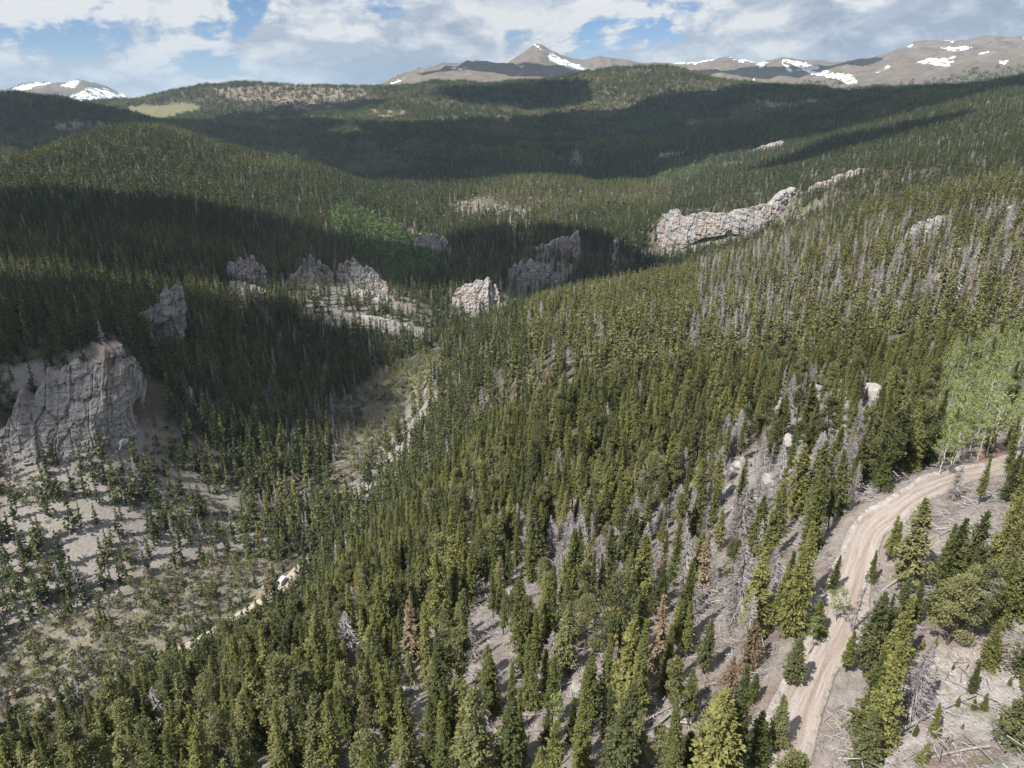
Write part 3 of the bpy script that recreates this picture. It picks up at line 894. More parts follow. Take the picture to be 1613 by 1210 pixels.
def lod_aspen(H, R, n, per, size, lm=None):
    tg, path = trunk_geo(H, 0.12, RNG, 0.6, 0.9, 4, 3)
    parts, cg = aspen_crown(H, R, 0.3, RNG, path, n, per, size)
    return whole('far_aspen', H, [tg, cg], [M_PALEB, lm or M_ASPEN])


def clump(crown_mat, n, spread, hs, aspen=False):
    parts = []
    for i in range(n):
        H = RNG.uniform(*hs); ox, oy = RNG.uniform(-spread, spread, 2)
        path = np.array([[0, 0, 0], [0, 0, H]])
        if aspen:
            v, f = shrub_geo(H, H * 0.3, RNG, 26, 2.6)
        else:
            v, f = conifer_crown(H, H * RNG.uniform(0.14, 0.21), 0.02, RNG, path, H / 6.5, 4, 1, 3.0, 0.9, 0.0, 0.3, 1)
        parts.append((v + [ox, oy, -0.8], f))
    v, f = join(parts)
    return make_mesh('far_clump', v, f, [crown_mat])


TEMPL = []        # meshes of the instanced stuff
def templ(me):
    TEMPL.append(me)
    return len(TEMPL) - 1


def merged(key, i):
    """a near tree's trunk and crown as one mesh for the forest object"""
    tr, cr, H = KIND[key][i]
    out = []
    for me in (tr, cr):
        v = np.empty(len(me.vertices) * 3, np.float32); me.vertices.foreach_get('co', v)
        lv = np.empty(len(me.loops), np.int32); me.loops.foreach_get('vertex_index', lv)
        ls = np.empty(len(me.polygons), np.int32); me.polygons.foreach_get('loop_total', ls)
        st = np.concatenate([[0], np.cumsum(ls)[:-1]])
        out.append((v.reshape(-1, 3), [lv[(st[ls == k])[:, None] + np.arange(k)] for k in np.unique(ls)]))
    return whole('near_' + key, H, out, [tr.materials[0], cr.materials[0]])


T0 = {k: [templ(merged(k, i)) for i in range(len(KIND[k]))] for k in ('spruce', 'fir', 'pine', 'rust', 'snag', 'aspen')}
T1 = {'near': [templ(lod_conifer(12, RNG.uniform(1.3, 2.1), RNG.uniform(0.03, 0.2), M_NEAR if i % 3 else M_PINE, 0.75, 5, 2, 1.05, 2)) for i in range(7)],
      'deep': [templ(lod_conifer(12, RNG.uniform(1.6, 2.5), RNG.uniform(0.02, 0.1), M_DEEP, 0.75, 5, 2, 1.1, 2)) for i in range(6)],
      'rust': [templ(lod_conifer(12, 1.5, 0.08, M_RUST, 0.75, 5, 2, 1.0, 2))], 'gold': [templ(lod_conifer(12, 1.3, 0.08, M_GOLD, 0.75, 5, 2, 1.0, 2))],
      'snag': [templ(lod_snag(11, r, 120, 0.15, 3)) for r in (1.2, 1.7, 0.9)],
      'aspen': [templ(lod_aspen(9, r, 14, 12, 0.7)) for r in (1.5, 2.0, 1.2)],
      'willow': [templ(lod_aspen(7, r, 16, 14, 0.6, lm)) for r in (1.4, 2.0) for lm in (M_SHRUB, M_BRUSH, M_SHRUB)]}
T2 = {'near': [templ(lod_conifer(12, RNG.uniform(1.5, 2.3), 0.03, M_NEAR, 1.35, 4, 1, 1.9, 2)) for i in range(5)],
      'deep': [templ(lod_conifer(12, RNG.uniform(1.7, 2.6), 0.03, M_DEEP, 1.35, 4, 1, 2.0, 2)) for i in range(5)],
      'rust': [templ(lod_conifer(12, 1.5, 0.05, M_RUST, 1.35, 4, 1, 1.9, 2))], 'gold': [templ(lod_conifer(12, 1.5, 0.05, M_GOLD, 1.35, 4, 1, 1.9, 2))],
      'snag': [templ(lod_snag(11, 1.6, 60, 0.28, 2))],
      'aspen': [templ(lod_aspen(9, 2.0, 7, 8, 1.3, M_FARASP)) for i in range(3)]}
T3 = {'pale': [templ(clump(M_SHRUB, 9, 10, (7, 12), i == 0)) for i in range(2)], 'near': [templ(clump(M_NEAR, 9, 10, (11, 17))) for i in range(3)], 'deep': [templ(clump(M_DEEP, 10, 10, (11, 18))) for i in range(5)],
      'aspen': [templ(clump(M_FARASP, 8, 9, (8, 11), True)) for i in range(2)]}
def stick_bed(seed):
    rg = np.random.default_rng(seed); parts = []
    for q in range(16):
        c = np.append(rg.normal(0, 0.7, 2), rg.uniform(0.02, 0.12)); a = rg.uniform(0, 6.28); L = rg.uniform(0.3, 1.5)
        d = np.array([math.cos(a), math.sin(a), rg.normal(0, 0.08)]) * L / 2
        parts.append(tube(np.array([c - d, c + rg.normal(0, 0.04, 3), c + d]), np.array([0.035, 0.028, 0.012]), 3))
    return make_mesh('twigs', *join(parts), [M_DEAD])


TS = {'sticks': [templ(stick_bed(k)) for k in range(5)],
      'green': [templ(make_mesh('far_shrub', *shrub_geo(RNG.uniform(1.2, 2.4), RNG.uniform(1.0, 1.7), RNG, 60, 0.6), [M_SHRUB])) for i in range(4)],
      'grey': [templ(make_mesh('far_shrub', *shrub_geo(RNG.uniform(1.0, 2.2), RNG.uniform(0.9, 1.6), RNG, 60, 0.5), [M_BRUSH])) for i in range(4)]}


def instancer(name, rows, label, category):
    """one stuff object: template meshes placed on points by geometry nodes. rows: (x, y, z, rotz, scale, template)"""
    rows = np.asarray(rows, float)
    used = sorted(set(rows[:, 5].astype(int)))
    me = bpy.data.meshes.new(name)
    me.vertices.add(len(rows)); me.vertices.foreach_set('co', rows[:, :3].astype(np.float32).ravel())
    remap = {u_: k for k, u_ in enumerate(used)}
    rng = np.random.default_rng(5)
    for nm, typ, arr in (('pick', 'INT', np.array([remap[int(q)] for q in rows[:, 5]], np.int32)), ('size', 'FLOAT', rows[:, 4].astype(np.float32)), ('turn', 'FLOAT', rows[:, 3].astype(np.float32)),
                         ('tip', 'FLOAT', rng.normal(0, 0.045, len(rows)).astype(np.float32))):
        at = me.attributes.new(nm, typ, 'POINT'); at.data.foreach_set('value', arr)
    o = new_obj(name, me, kind='stuff', label=label, category=category)
    ng = bpy.data.node_groups.new(name + '_scatter', 'GeometryNodeTree')
    ng.interface.new_socket('Geometry', in_out='INPUT', socket_type='NodeSocketGeometry')
    ng.interface.new_socket('Geometry', in_out='OUTPUT', socket_type='NodeSocketGeometry')
    t = NT(ng)
    gi = t.n('NodeGroupInput'); go = t.n('NodeGroupOutput')
    jn = t.n('GeometryNodeGeometryToInstance')
    for u_ in reversed(used):
        src = bpy.data.objects.new(TEMPL[u_].name, TEMPL[u_])
        oi = t.n('GeometryNodeObjectInfo', {'Object': src, 'As Instance': False})
        t.link(oi.outputs['Geometry'], jn.inputs[0])
    at = lambda nm, typ: t.n('GeometryNodeInputNamedAttribute', {'Name': nm}, data_type=typ).outputs[0]
    rot = t.n('ShaderNodeCombineXYZ', {0: at('tip', 'FLOAT'), 1: 0.0, 2: at('turn', 'FLOAT')}).outputs[0]
    sz = at('size', 'FLOAT')
    iop = t.n('GeometryNodeInstanceOnPoints', {'Points': gi.outputs[0], 'Instance': jn.outputs[0], 'Pick Instance': True, 'Instance Index': at('pick', 'INT'),
                                               'Rotation': rot, 'Scale': sz})
    t.link(iop.outputs[0], go.inputs[0])
    md = o.modifiers.new('scatter', 'NODES'); md.node_group = ng
    return o

# ------------------------------------------------------------------ cliffs and outcrops
m, t = material('limestone')
pos = t.n('ShaderNodeNewGeometry').outputs['Position']
st = t.n('ShaderNodeMapping', {'Vector': pos, 'Scale': (1.0, 1.0, 0.22)}).outputs[0]
bed = t.n('ShaderNodeMapping', {'Vector': pos, 'Scale': (0.18, 0.18, 1.5), 'Rotation': (0.1, 0.14, 0)}).outputs[0]
n1 = t.noise(st, 0.16, 6, 0.65); n2 = t.noise(bed, 0.35, 5, 0.6); n3 = t.noise(pos, 1.3, 6, 0.7); n4 = t.noise(st, 0.06, 4, 0.5)
col = t.ramp(n1, [(0.3, (0.225, 0.212, 0.208)), (0.48, (0.34, 0.322, 0.314)), (0.7, (0.45, 0.43, 0.418))])
col = t.mix(t.ramp(n4, [(0.5, g(0)), (0.66, g(0.6))]), col, rgb(0.42, 0.30, 0.235))
col = t.mix(t.ramp(n2, [(0.34, g(0.55)), (0.46, g(0))]), col, rgb(0.17, 0.155, 0.145))
col = t.mix(t.ramp(n3, [(0.32, g(0.6)), (0.46, g(0))]), col, rgb(0.13, 0.125, 0.105))
wv = t.noise(t.n('ShaderNodeMapping', {'Vector': pos, 'Scale': (1.0, 1.0, 0.09)}).outputs[0], 0.45, 4, 0.6, 0.4)
col = t.mix(t.ramp(wv, [(0.33, g(0.7)), (0.40, g(0))]), col, rgb(0.12, 0.11, 0.10))
bd = t.noise(t.n('ShaderNodeMapping', {'Vector': pos, 'Scale': (0.05, 0.05, 1.6), 'Rotation': (0.06, 0.16, 0)}).outputs[0], 0.5, 3, 0.6)
col = t.mix(t.ramp(bd, [(0.36, g(0.55)), (0.42, g(0))]), col, rgb(0.16, 0.145, 0.135))
col = t.mix(t.ramp(t.noise(pos, 0.35, 5, 0.7), [(0.60, g(0)), (0.68, g(0.75))]), col, rgb(0.085, 0.09, 0.05))
finish(t, col, 0.95, 0.08, t.math('ADD', t.math('ADD', n1, n2), t.math('MULTIPLY', n3, 0.5)), 1.0, 1.0)
M_ROCK = m


def dirpt(u, v, r):
    a, e = pix_dir(u, v)
    return np.array([r * math.sin(a), r * math.cos(a), CAMZ + float(e) * r])


def cliff(samples, label, thick, lean=0.35, amp=0.10, seed=0, nS=170, nT=64, name='rock_cliff', category='cliff', blocks=1.0):
    """a rock wall along surveyed samples (u, v of top, v of foot, distance of foot): steep face, rounded brow, back run into the slope"""
    B, T = [], []
    for u, vt, vb, r in samples:
        b = dirpt(u, vb, r)
        hgt = abs(dirpt(u, vt, r)[2] - b[2])
        B.append(b); T.append(dirpt(u, vt, r + lean * hgt))
    B, T = np.array(B), np.array(T)
    s0 = np.linspace(0, 1, len(B)); s = np.linspace(0, 1, nS)
    B = np.column_stack([np.interp(s, s0, B[:, k]) for k in range(3)]); T = np.column_stack([np.interp(s, s0, T[:, k]) for k in range(3)])
    hz_ = np.maximum(T[:, 2] - B[:, 2], 0.5); H0 = hz_.max()
    T[:, 2] += 0.10 * H0 * fbm2(s * 14, s * 0 + seed, seed, 4) * np.minimum(1, hz_ / (0.4 * H0))
    hz_ = np.maximum(T[:, 2] - B[:, 2], 0.5)
    out = np.column_stack([-B[:, 0], -B[:, 1]]); out /= np.linalg.norm(out, axis=1)[:, None]
    along = np.gradient(B[:, :2], axis=0); along /= np.linalg.norm(along, axis=1)[:, None] + 1e-9
    nrm = np.column_stack([along[:, 1], -along[:, 0]]); nrm *= np.sign((nrm * out).sum(1))[:, None]
    nrm = np.column_stack([smooth1(nrm[:, 0] + out[:, 0] * 0.6, 25), smooth1(nrm[:, 1] + out[:, 1] * 0.6, 25)]); nrm /= np.linalg.norm(nrm, axis=1)[:, None]
    tt = np.linspace(0, 1, nT)
    kf = 0.66                                     # share of the profile given to the face
    V = np.empty((nT, nS, 3))
    ends = np.minimum(1, np.minimum(s, 1 - s) / 0.06)
    for i, q in enumerate(tt):
        if q <= kf:
            f = q / kf
            p = B + (T - B) * np.array([1, 1, 0]) * (f ** 1.6)
            p[:, 2] = B[:, 2] - 5 + (hz_ + 5) * f
            dep = np.zeros(nS)
        else:
            f = (q - kf) / (1 - kf)
            p = T.copy()
            p[:, :2] -= nrm * thick * f[None] if np.ndim(f) else nrm * thick * f
            gnd = base_height(p[:, 0], p[:, 1])
            p[:, 2] = np.where(f < 0.7, T[:, 2] + 0.03 * H0 * math.sin(f * 4) , T[:, 2]) * (1 - f ** 2) + np.minimum(gnd - 3, T[:, 2]) * f ** 2
        V[i] = p
    # fractures: buttresses along the wall, ledges up it, and rubble-scale roughness
    S = np.concatenate([[0], np.cumsum(np.linalg.norm(np.diff(B[:, :2], axis=0), axis=1))])
    X = np.broadcast_to(S, (nT, nS)) + 0.0; Zv = V[:, :, 2]
    wj = H0 * 0.30 * blocks
    tilt = (_hash(np.array([1.0]), np.array([2.0]), np.array([0.0]), seed)[0] - 0.5) * 0.7
    zb = Zv + tilt * X; xb = X - tilt * Zv * 0.5
    wx = xb + 0.12 * wj * fbm2(xb / wj, zb / wj, seed + 3, 3); wz = zb + 0.14 * wj * fbm2(xb / wj, zb / wj, seed + 13, 3)
    v1, e1 = vor2(wx / (wj * 0.9), wz / (wj * 2.4), seed + 1)
    v2, e2 = vor2(wx / (wj * 0.38), wz / (wj * 0.6), seed + 2)
    v3, e3 = vor2(wx / (wj * 0.17), wz / (wj * 0.13), seed + 4)
    crack = -0.55 * np.exp(-(e1 / 0.09) ** 2) - 0.30 * np.exp(-(e2 / 0.10) ** 2)
    rough = fbm3(V[:, :, 0] / (H0 * .3), V[:, :, 1] / (H0 * .3), Zv / (H0 * .3), seed + 5, 5, 0.58)
    dis = H0 * amp * ((v1 - 0.5) * 1.15 + (v2 - 0.5) * 0.55 + (v3 - 0.5) * 0.2 + crack * 0.6 + 0.36 * rough + 0.35 * (_hash(np.floor(wz / (wj * 0.55)), np.zeros_like(X), np.zeros_like(X), seed + 9) - 0.5))
    face = np.where(tt <= kf, 1.0, np.clip(1 - (tt - kf) / 0.08, 0.15, 1))[:, None]
    V[:, :, :2] += nrm[None] * (dis * face * ends)[:, :, None]
    V[:, :, 2] += 0.35 * dis * ends * np.where(tt > kf * 0.85, 1, 0.25)[:, None] * np.where(tt > 0.97, 0, 1)[:, None]
    me = make_mesh(name, V.reshape(-1, 3), grid_faces(nT, nS), [M_ROCK])
    o = new_obj(name, me, label=label, category=category)
    o['group'] = 'rock cliffs along the valley'
    CLIFFS.append(V[:int(nT * 0.72)].reshape(-1, 3)[::7])
    return o


CLIFFS = []
cliff([(-40, 690, 716, 374), (4, 684, 714, 372), (17, 646, 714, 370), (38, 622, 714, 368), (76, 602, 710, 366), (106, 589, 712, 364), (143, 577, 712, 362), (165, 560, 704, 364),
       (183, 544, 696, 367), (200, 556, 688, 370), (215, 561, 672, 376), (224, 585, 655, 384), (232, 618, 636, 392)],
      'largest grey cliff, a broad fractured wall above the pale scree slope', 26, 0.42, 0.065, 3, 320, 120, blocks=0.75)
cliff([(216, 494, 502, 482), (235, 487, 517, 476), (250, 478, 530, 470), (262, 456, 539, 468), (272, 449, 538, 468), (284, 455, 526, 474), (292, 484, 502, 482)],
      'small tilted grey fin of rock standing in dark forest above the largest cliff', 12, 0.3, 0.11, 8, 120, 70)
cliff([(358, 414, 430, 700), (372, 409, 446, 692), (385, 408, 456, 688), (400, 406, 464, 684), (414, 420, 468, 684), (434, 440, 460, 690)],
      'low pale sloping crag with trees on it, beside the pointed crag', 12, 0.6, 0.13, 12, 110, 60)
cliff([(450, 448, 464, 688), (465, 427, 472, 684), (478, 412, 474, 682), (490, 402, 472, 682), (500, 420, 468, 686), (510, 412, 466, 690), (527, 434, 458, 696)],
      'pointed grey crag with a split summit, middle of three crags in the forest', 12, 0.45, 0.13, 17, 120, 60)
cliff([(529, 428, 450, 704), (541, 412, 460, 700), (554, 409, 464, 698), (572, 418, 466, 696), (590, 428, 472, 694), (605, 443, 478, 692), (624, 465, 486, 690)],
      'ribbed grey crag directly below the bright green aspen patch', 14, 0.45, 0.14, 23, 140, 60)
cliff([(480, 500, 512, 625), (510, 490, 512, 618), (536, 498, 518, 615), (563, 496, 518, 612), (601, 501, 522, 610), (630, 511, 531, 608), (672, 523, 532, 612)],
      'long low ledge of pinkish grey rock with small conifers on it', 16, 0.5, 0.16, 29, 200, 44)
cliff([(712, 470, 480, 668), (717, 458, 488, 664), (727, 448, 502, 660), (749, 442, 502, 658), (774, 444, 497, 660), (785, 455, 490, 666), (791, 478, 484, 674)],
      'rounded grey rock tower at the foot of the gorge', 18, 0.3, 0.10, 31, 140, 70)
cliff([(800, 426, 436, 748), (808, 420, 444, 744), (823, 415, 452, 740), (848, 410, 458, 738), (868, 423, 458, 740), (884, 448, 458, 746)],
      'lower grey buttress of the two stacked cliffs in the gorge', 16, 0.35, 0.11, 37, 130, 64)
cliff([(832, 392, 400, 812), (841, 388, 412, 808), (863, 385, 423, 812), (880, 379, 420, 825), (896, 374, 414, 840), (911, 367, 402, 858), (914, 378, 396, 866)],
      'upper flat topped cliff of the two stacked cliffs in the gorge', 22, 0.3, 0.11, 41, 150, 64)
cliff([(1031, 372, 392, 968), (1037, 352, 396, 962), (1044, 337, 397, 957), (1054, 331, 394, 952), (1074, 336, 386, 947), (1104, 334, 370, 940), (1139, 332, 364, 938), (1174, 327, 361, 936), (1206, 322, 354, 936),
       (1216, 325, 344, 945), (1234, 306, 334, 962), (1250, 301, 320, 985), (1264, 304, 310, 1002)],
      'long pale pink limestone wall with a flat forested top', 30, 0.4, 0.085, 43, 420, 90, blocks=0.55)
cliff([(1274, 295, 303, 1000), (1300, 284, 298, 990), (1318, 276, 292, 985), (1342, 269, 288, 980), (1372, 264, 278, 985)],
      'pale slanting outcrop uphill beyond the end of the long pink wall', 18, 0.7, 0.14, 47, 120, 44)
cliff([(1030, 258, 276, 1700), (1040, 243, 262, 1700), (1074, 242, 258, 1710), (1104, 231, 253, 1720), (1120, 235, 250, 1730), (1138, 242, 248, 1740)],
      'longer, flatter of the two rock bands high in the dark forest', 26, 0.5, 0.14, 53, 130, 44)
cliff([(1158, 248, 256, 1660), (1164, 243, 257, 1655), (1186, 236, 252, 1650), (1218, 225, 238, 1655), (1234, 223, 230, 1660)],
      'shorter slanting rock band of the two high in the dark forest', 26, 0.6, 0.13, 59, 120, 44)
cliff([(1425, 372, 378, 430), (1436, 356, 376, 428), (1452, 348, 372, 427), (1472, 343, 366, 427), (1490, 338, 356, 430)],
      'pale jagged outcrop among dead grey trees on the near slope', 10, 0.7, 0.2, 61, 110, 40)
cliff([(1440, 279, 284, 905), (1455, 271, 283, 900), (1474, 270, 280, 900), (1492, 266, 272, 905)],
      'small pale outcrop in forest just beyond the crest of the near slope', 14, 0.7, 0.16, 67, 80, 36)
for smp, lb, sd_ in (
  ([(743, 356, 366, 1120), (758, 336, 372, 1115), (774, 346, 378, 1108)], 'narrow grey rib of rock on the open slope above the gorge', 83),
  ([(804, 344, 374, 1060), (820, 330, 390, 1050), (836, 348, 398, 1040)], 'tall broken rib of rock on the slope behind the stacked cliffs', 89),
  ([(652, 378, 390, 900), (676, 366, 396, 893), (702, 378, 400, 888)], 'low reddish grey outcrop beyond the bright aspen patch', 97),
  ([(896, 264, 278, 1820), (906, 238, 274, 1810), (917, 248, 262, 1800)], 'small pale pillar of rock far up the dark valley', 101),
  ([(540, 462, 480, 664), (575, 456, 486, 656), (612, 470, 494, 650)], 'rubbly grey step between the ribbed crag and the long low ledge', 103),
  ([(994, 408, 422, 930), (1014, 396, 420, 936), (1036, 402, 416, 945)], 'small broken outcrop at the foot of the long pink wall', 107),
  ([(362, 444, 462, 650), (388, 446, 474, 640), (420, 458, 478, 640)], 'rubbly outcrop downhill of the low pale sloping crag', 109)):
    cliff(smp, lb, 10, 0.6, 0.17, sd_, 100, 44, name='rock_outcrop', category='outcrop')
cliff([(1200, 650, 672, 180), (1218, 634, 672, 178), (1240, 622, 668, 177), (1262, 612, 656, 178), (1285, 610, 646, 181), (1303, 620, 640, 184)],
      'upper pale outcrop among trees and boulders on the near slope', 5, 0.6, 0.2, 71, 120, 40, name='rock_outcrop', category='outcrop')
cliff([(1112, 768, 792, 131), (1130, 742, 792, 130), (1150, 732, 786, 130), (1172, 724, 776, 131), (1192, 728, 768, 133), (1206, 742, 764, 136)],
      'lower pale outcrop with dead trees and boulders on the near slope', 4, 0.6, 0.2, 73, 120, 40, name='rock_outcrop', category='outcrop')
cliff([(116, 1168, 1182, 112), (130, 1148, 1182, 111), (146, 1134, 1176, 111), (160, 1136, 1166, 112)],
      'small pale outcrop by the bare patch above the valley', 4, 0.6, 0.2, 79, 80, 36, name='rock_outcrop', category='outcrop')
CL = np.vstack(CLIFFS)

# ------------------------------------------------------------------ what the camera can see of the ground
LNG = np.log(RG[5:-4]); E_G = (GZ[5:-4] - CAMZ) / RG[5:-4, None]
HORZ = np.maximum.accumulate(E_G, 0)
JD0 = len(side); NJD = len(azd)


def seen(x, y, ztop, margin):
    r = np.hypot(x, y); a = np.arctan2(x, y)
    i = np.clip(((np.log(r * 0.975) - LNG[0]) / (LNG[1] - LNG[0])).astype(int), 0, len(LNG) - 1)
    j = np.clip(((a - azd[0]) / (azd[1] - azd[0])).astype(int), 0, NJD - 1) + JD0
    return (ztop - CAMZ) / r > HORZ[i, j] - margin


def candidates(r0, r1, spacing, rng, jit=0.48, umin=-170, umax=1783, vmax=1500):
    """jittered points of a square lattice inside the ring r0..r1 and near the view"""
    xs = np.arange(-r1 * 0.72, r1 * 0.72, spacing); ys = np.arange(r0 * 0.6, r1, spacing)
    X, Y = np.meshgrid(xs, ys)
    X = X + (np.arange(len(ys)) % 2)[:, None] * spacing * 0.5
    X = (X + rng.uniform(-jit, jit, X.shape) * spacing).ravel(); Y = (Y + rng.uniform(-jit, jit, Y.shape) * spacing).ravel()
    r = np.hypot(X, Y)
    k = (r >= r0) & (r < r1)
    X, Y = X[k], Y[k]
    Z = height(X, Y)
    u, v = project(X, Y, Z)
    k = (u > umin) & (u < umax) & (v < vmax)
    return X[k], Y[k], Z[k]


Z_NOTREE = [(Z_GRASS[0][0], 3000, 5200)]
Z_SPARSE = [([(0, 745), (60, 700), (250, 670), (320, 690), (400, 790), (440, 890), (330, 890), (230, 905), (215, 960), (120, 985), (0, 1010)], 200, 420)]
Z_ASPEN = [([(1470, 640), (1500, 575), (1613, 560), (1700, 560), (1700, 715), (1570, 728), (1470, 755), (1455, 720)], 90, 260),
           ([(1420, 850), (1500, 810), (1560, 830), (1570, 860), (1480, 870)], 60, 120)]
Z_FARASPEN = [([(515, 335), (560, 345), (610, 358), (650, 385), (685, 425), (668, 450), (610, 440), (565, 420), (530, 380)], 600, 1200),
              ([(1228, 330), (1262, 312), (1285, 325), (1255, 350), (1225, 352)], 700, 1200), ([(1040, 268), (1130, 256), (1150, 262), (1090, 290), (1040, 290)], 1300, 2000),
              ([(900, 265), (925, 225), (1000, 185), (1070, 170), (1060, 185), (970, 215), (930, 265)], 1400, 3400),
              ([(430, 280), (455, 262), (460, 240), (480, 235), (490, 255)], 1200, 2000)]
Z_SNAGGY = [([(1120, 420), (1300, 360), (1613, 330), (1700, 330), (1700, 480), (1400, 500), (1180, 560), (1100, 540)], 180, 620),
            ([(860, 850), (1020, 820), (1110, 810), (1250, 830), (1250, 930), (1170, 1000), (1000, 960), (870, 910)], 55, 160),
            ([(1180, 660), (1300, 600), (1370, 620), (1330, 790), (1180, 830), (1110, 800)], 90, 240),
            ([(520, 630), (600, 590), (640, 600), (640, 650), (570, 740), (530, 760)], 280, 560)]
Z_ROAD_OPEN = [([(1335, 1210), (1380, 1130), (1440, 1060), (1613, 990), (1720, 990), (1720, 1300), (1330, 1300)], 30, 95),
               ([(1380, 900), (1450, 850), (1613, 830), (1613, 900), (1500, 900)], 60, 130)]
Z_DARK = [([(0, 300), (700, 360), (1000, 300), (960, 430), (680, 535), (640, 600), (520, 700), (230, 690), (180, 545), (0, 575)], 350, 1700)]

rngS = np.random.default_rng(77)
OCC = []           # trees already standing: (x, y, radius)


def clear_of(x, y, pad=0.0):
    k = np.ones(x.shape, bool)
    for line, w_ in ((ROAD, 3.3), (VROAD, 4.5)):
        d, _ = near_line(x, y, line)
        k &= d > w_ + pad
    if OCC:
        oc = np.array(OCC)
        for i0 in range(0, len(x), 4000):
            sl = slice(i0, i0 + 4000)
            d = np.hypot(x[sl, None] - oc[:, 0], y[sl, None] - oc[:, 1])
            k[sl] &= (d > oc[:, 2]).all(1)
    return k


def near_cliff(x, y, d):
    out = np.zeros(x.shape, bool)
    lo, hi = CL[:, :2].min(0) - d, CL[:, :2].max(0) + d
    ii = np.flatnonzero((x > lo[0]) & (x < hi[0]) & (y > lo[1]) & (y < hi[1]))
    for i0 in range(0, len(ii), 1500):
        q = ii[i0:i0 + 1500]
        D = (x[q, None] - CL[None, :, 0]) ** 2 + (y[q, None] - CL[None, :, 1]) ** 2
        out[q] = (D < d * d).any(1)
    return out


def solve_height(p, vtop):
    lo, hi = 0.3, 30.0
    for _ in range(30):
        mid = (lo + hi) / 2
        if float(project(p[0], p[1], p[2] + mid)[1]) > vtop:
            lo = mid
        else:
            hi = mid
    return lo


IND = []           # individual plants: dict(kind, variant, x, y, z, H, rot, hero)
HERO = [
 ('fir', 0, 1244, 1003, 861), ('spruce', 2, 1308, 935, 872), ('fir', 2, 1288, 1003, 943), ('fir', 3, 1242, 1084, 1002), ('fir', 1, 1218, 1180, 1095),
 ('spruce', 4, 1371, 920, 868), ('spruce', 5, 1398, 884, 812), ('spruce', 1, 1407, 886, 822), ('spruce', 5, 1332, 1058, 990), ('fir', 3, 1364, 1066, 932), ('fir', 1, 1410, 1034, 914),
 ('spruce', 0, 1438, 985, 910), ('fir', 4, 1380, 1185, 1012), ('snag', 3, 1424, 1134, 1008), ('pine', 3, 1492, 1016, 905), ('pine', 3, 1530, 1004, 885), ('pine', 1, 1512, 1000, 895), ('fir', 0, 1569, 992, 878),
 ('spruce', 2, 1554, 1052, 976), ('spruce', 0, 1529, 1093, 1044), ('spruce', 4, 1471, 1161, 1108), ('fir', 5, 1596, 1176, 1076), ('fir', 2, 1451, 1203, 1166), ('fir', 3, 1607, 962, 912), ('fir', 5, 1362, 1215, 1120),
 ('snag', 3, 1162, 982, 850), ('snag', 1, 1057, 905, 829), ('snag', 0, 942, 893, 842), ('snag', 0, 882, 903, 850), ('snag', 1, 997, 958, 874), ('snag', 0, 1207, 980, 904), ('snag', 1, 1018, 945, 868), ('snag', 2, 1035, 960, 880),
 ('rust', 0, 1177, 1060, 972), ('rust', 0, 1147, 1120, 1034), ('rust', 2, 965, 1018, 910), ('rust', 1, 1037, 1063, 936), ('rust', 1, 987, 1043, 970), ('fir', 3, 1107, 1063, 970), ('fir', 0, 1152, 1168, 1104),
 ('spruce', 3, 1065, 1103, 1044), ('fir', 1, 957, 1168, 1084), ('fir', 5, 997, 1204, 1120), ('spruce', 0, 900, 1178, 1100), ('spruce', 6, 862, 1178, 1114), ('spruce', 7, 825, 1214, 1140), ('spruce', 4, 862, 1098, 1024), ('fir', 4, 1183, 1110, 1060),
 ('fir', 2, 1082, 1212, 1150), ('fir', 0, 1190, 1206, 1120), ('aspen', 3, 882, 1208, 1096), ('aspen', 1, 780, 1204, 1148), ('snag', 0, 552, 1050, 960), ('fir', 3, 150, 1193, 1120), ('pine', 0, 220, 1208, 1094), ('fir', 5, 62, 1210, 1164),
 ('pine', 1, 550, 1144, 1044), ('pine', 0, 590, 1190, 1084), ('spruce', 1, 620, 1128, 1034), ('spruce', 3, 632, 1132, 1040), ('pine', 1, 688, 1120, 1040), ('pine', 2, 685, 1210, 1110), ('spruce', 0, 400, 1212, 1150), ('fir', 1, 335, 1194, 1104),
 ('spruce', 4, 380, 1118, 1030), ('spruce', 2, 505, 1110, 1024), ('pine', 2, 482, 1086, 1018), ('pine', 2, 725, 1100, 994), ('spruce', 5, 745, 1206, 1068), ('pine', 0, 700, 1064, 994), ('spruce', 7, 805, 1130, 1040), ('fir', 3, 770, 1100, 1010),
 ('snag', 0, 1073, 762, 704), ('snag', 1, 1500, 790, 728), ('snag', 3, 1240, 800, 740), ('snag', 1, 1335, 760, 690), ('snag', 4, 1340, 1000, 900), ('fir', 4, 1270, 690, 600), ('snag', 4, 777, 1210, 1120),
 ('aspen', 0, 1540, 727, 655), ('aspen', 2, 1560, 712, 632), ('aspen', 0, 1500, 737, 668), ('aspen', 1, 1590, 716, 640), ('aspen', 2, 1478, 752, 685), ('aspen', 4, 1606, 692, 615), ('aspen', 1, 1520, 684, 612), ('aspen', 2, 1572, 655, 585), ('aspen', 0, 1543, 648, 580), ('aspen', 2, 1607, 640, 568), ('aspen', 0, 1465, 700, 640), ('aspen', 3, 1270, 1035, 975), ('aspen', 0, 1315, 985, 928),
]
SAPS = [('spruce', 2, 1507, 1114, 1096), ('fir', 0, 1533, 1119, 1101), ('spruce', 4, 1547, 1120, 1092), ('fir', 4, 1589, 1081, 1066), ('spruce', 2, 1515, 1149, 1137), ('fir', 2, 1492, 1171, 1160), ('fir', 0, 1470, 1022, 1004),
        ('spruce', 0, 1500, 1056, 1044), ('spruce', 4, 1535, 1086, 1062), ('fir', 2, 1452, 1024, 1006), ('spruce', 0, 1575, 1140, 1124), ('fir', 0, 1440, 1160, 1140)]
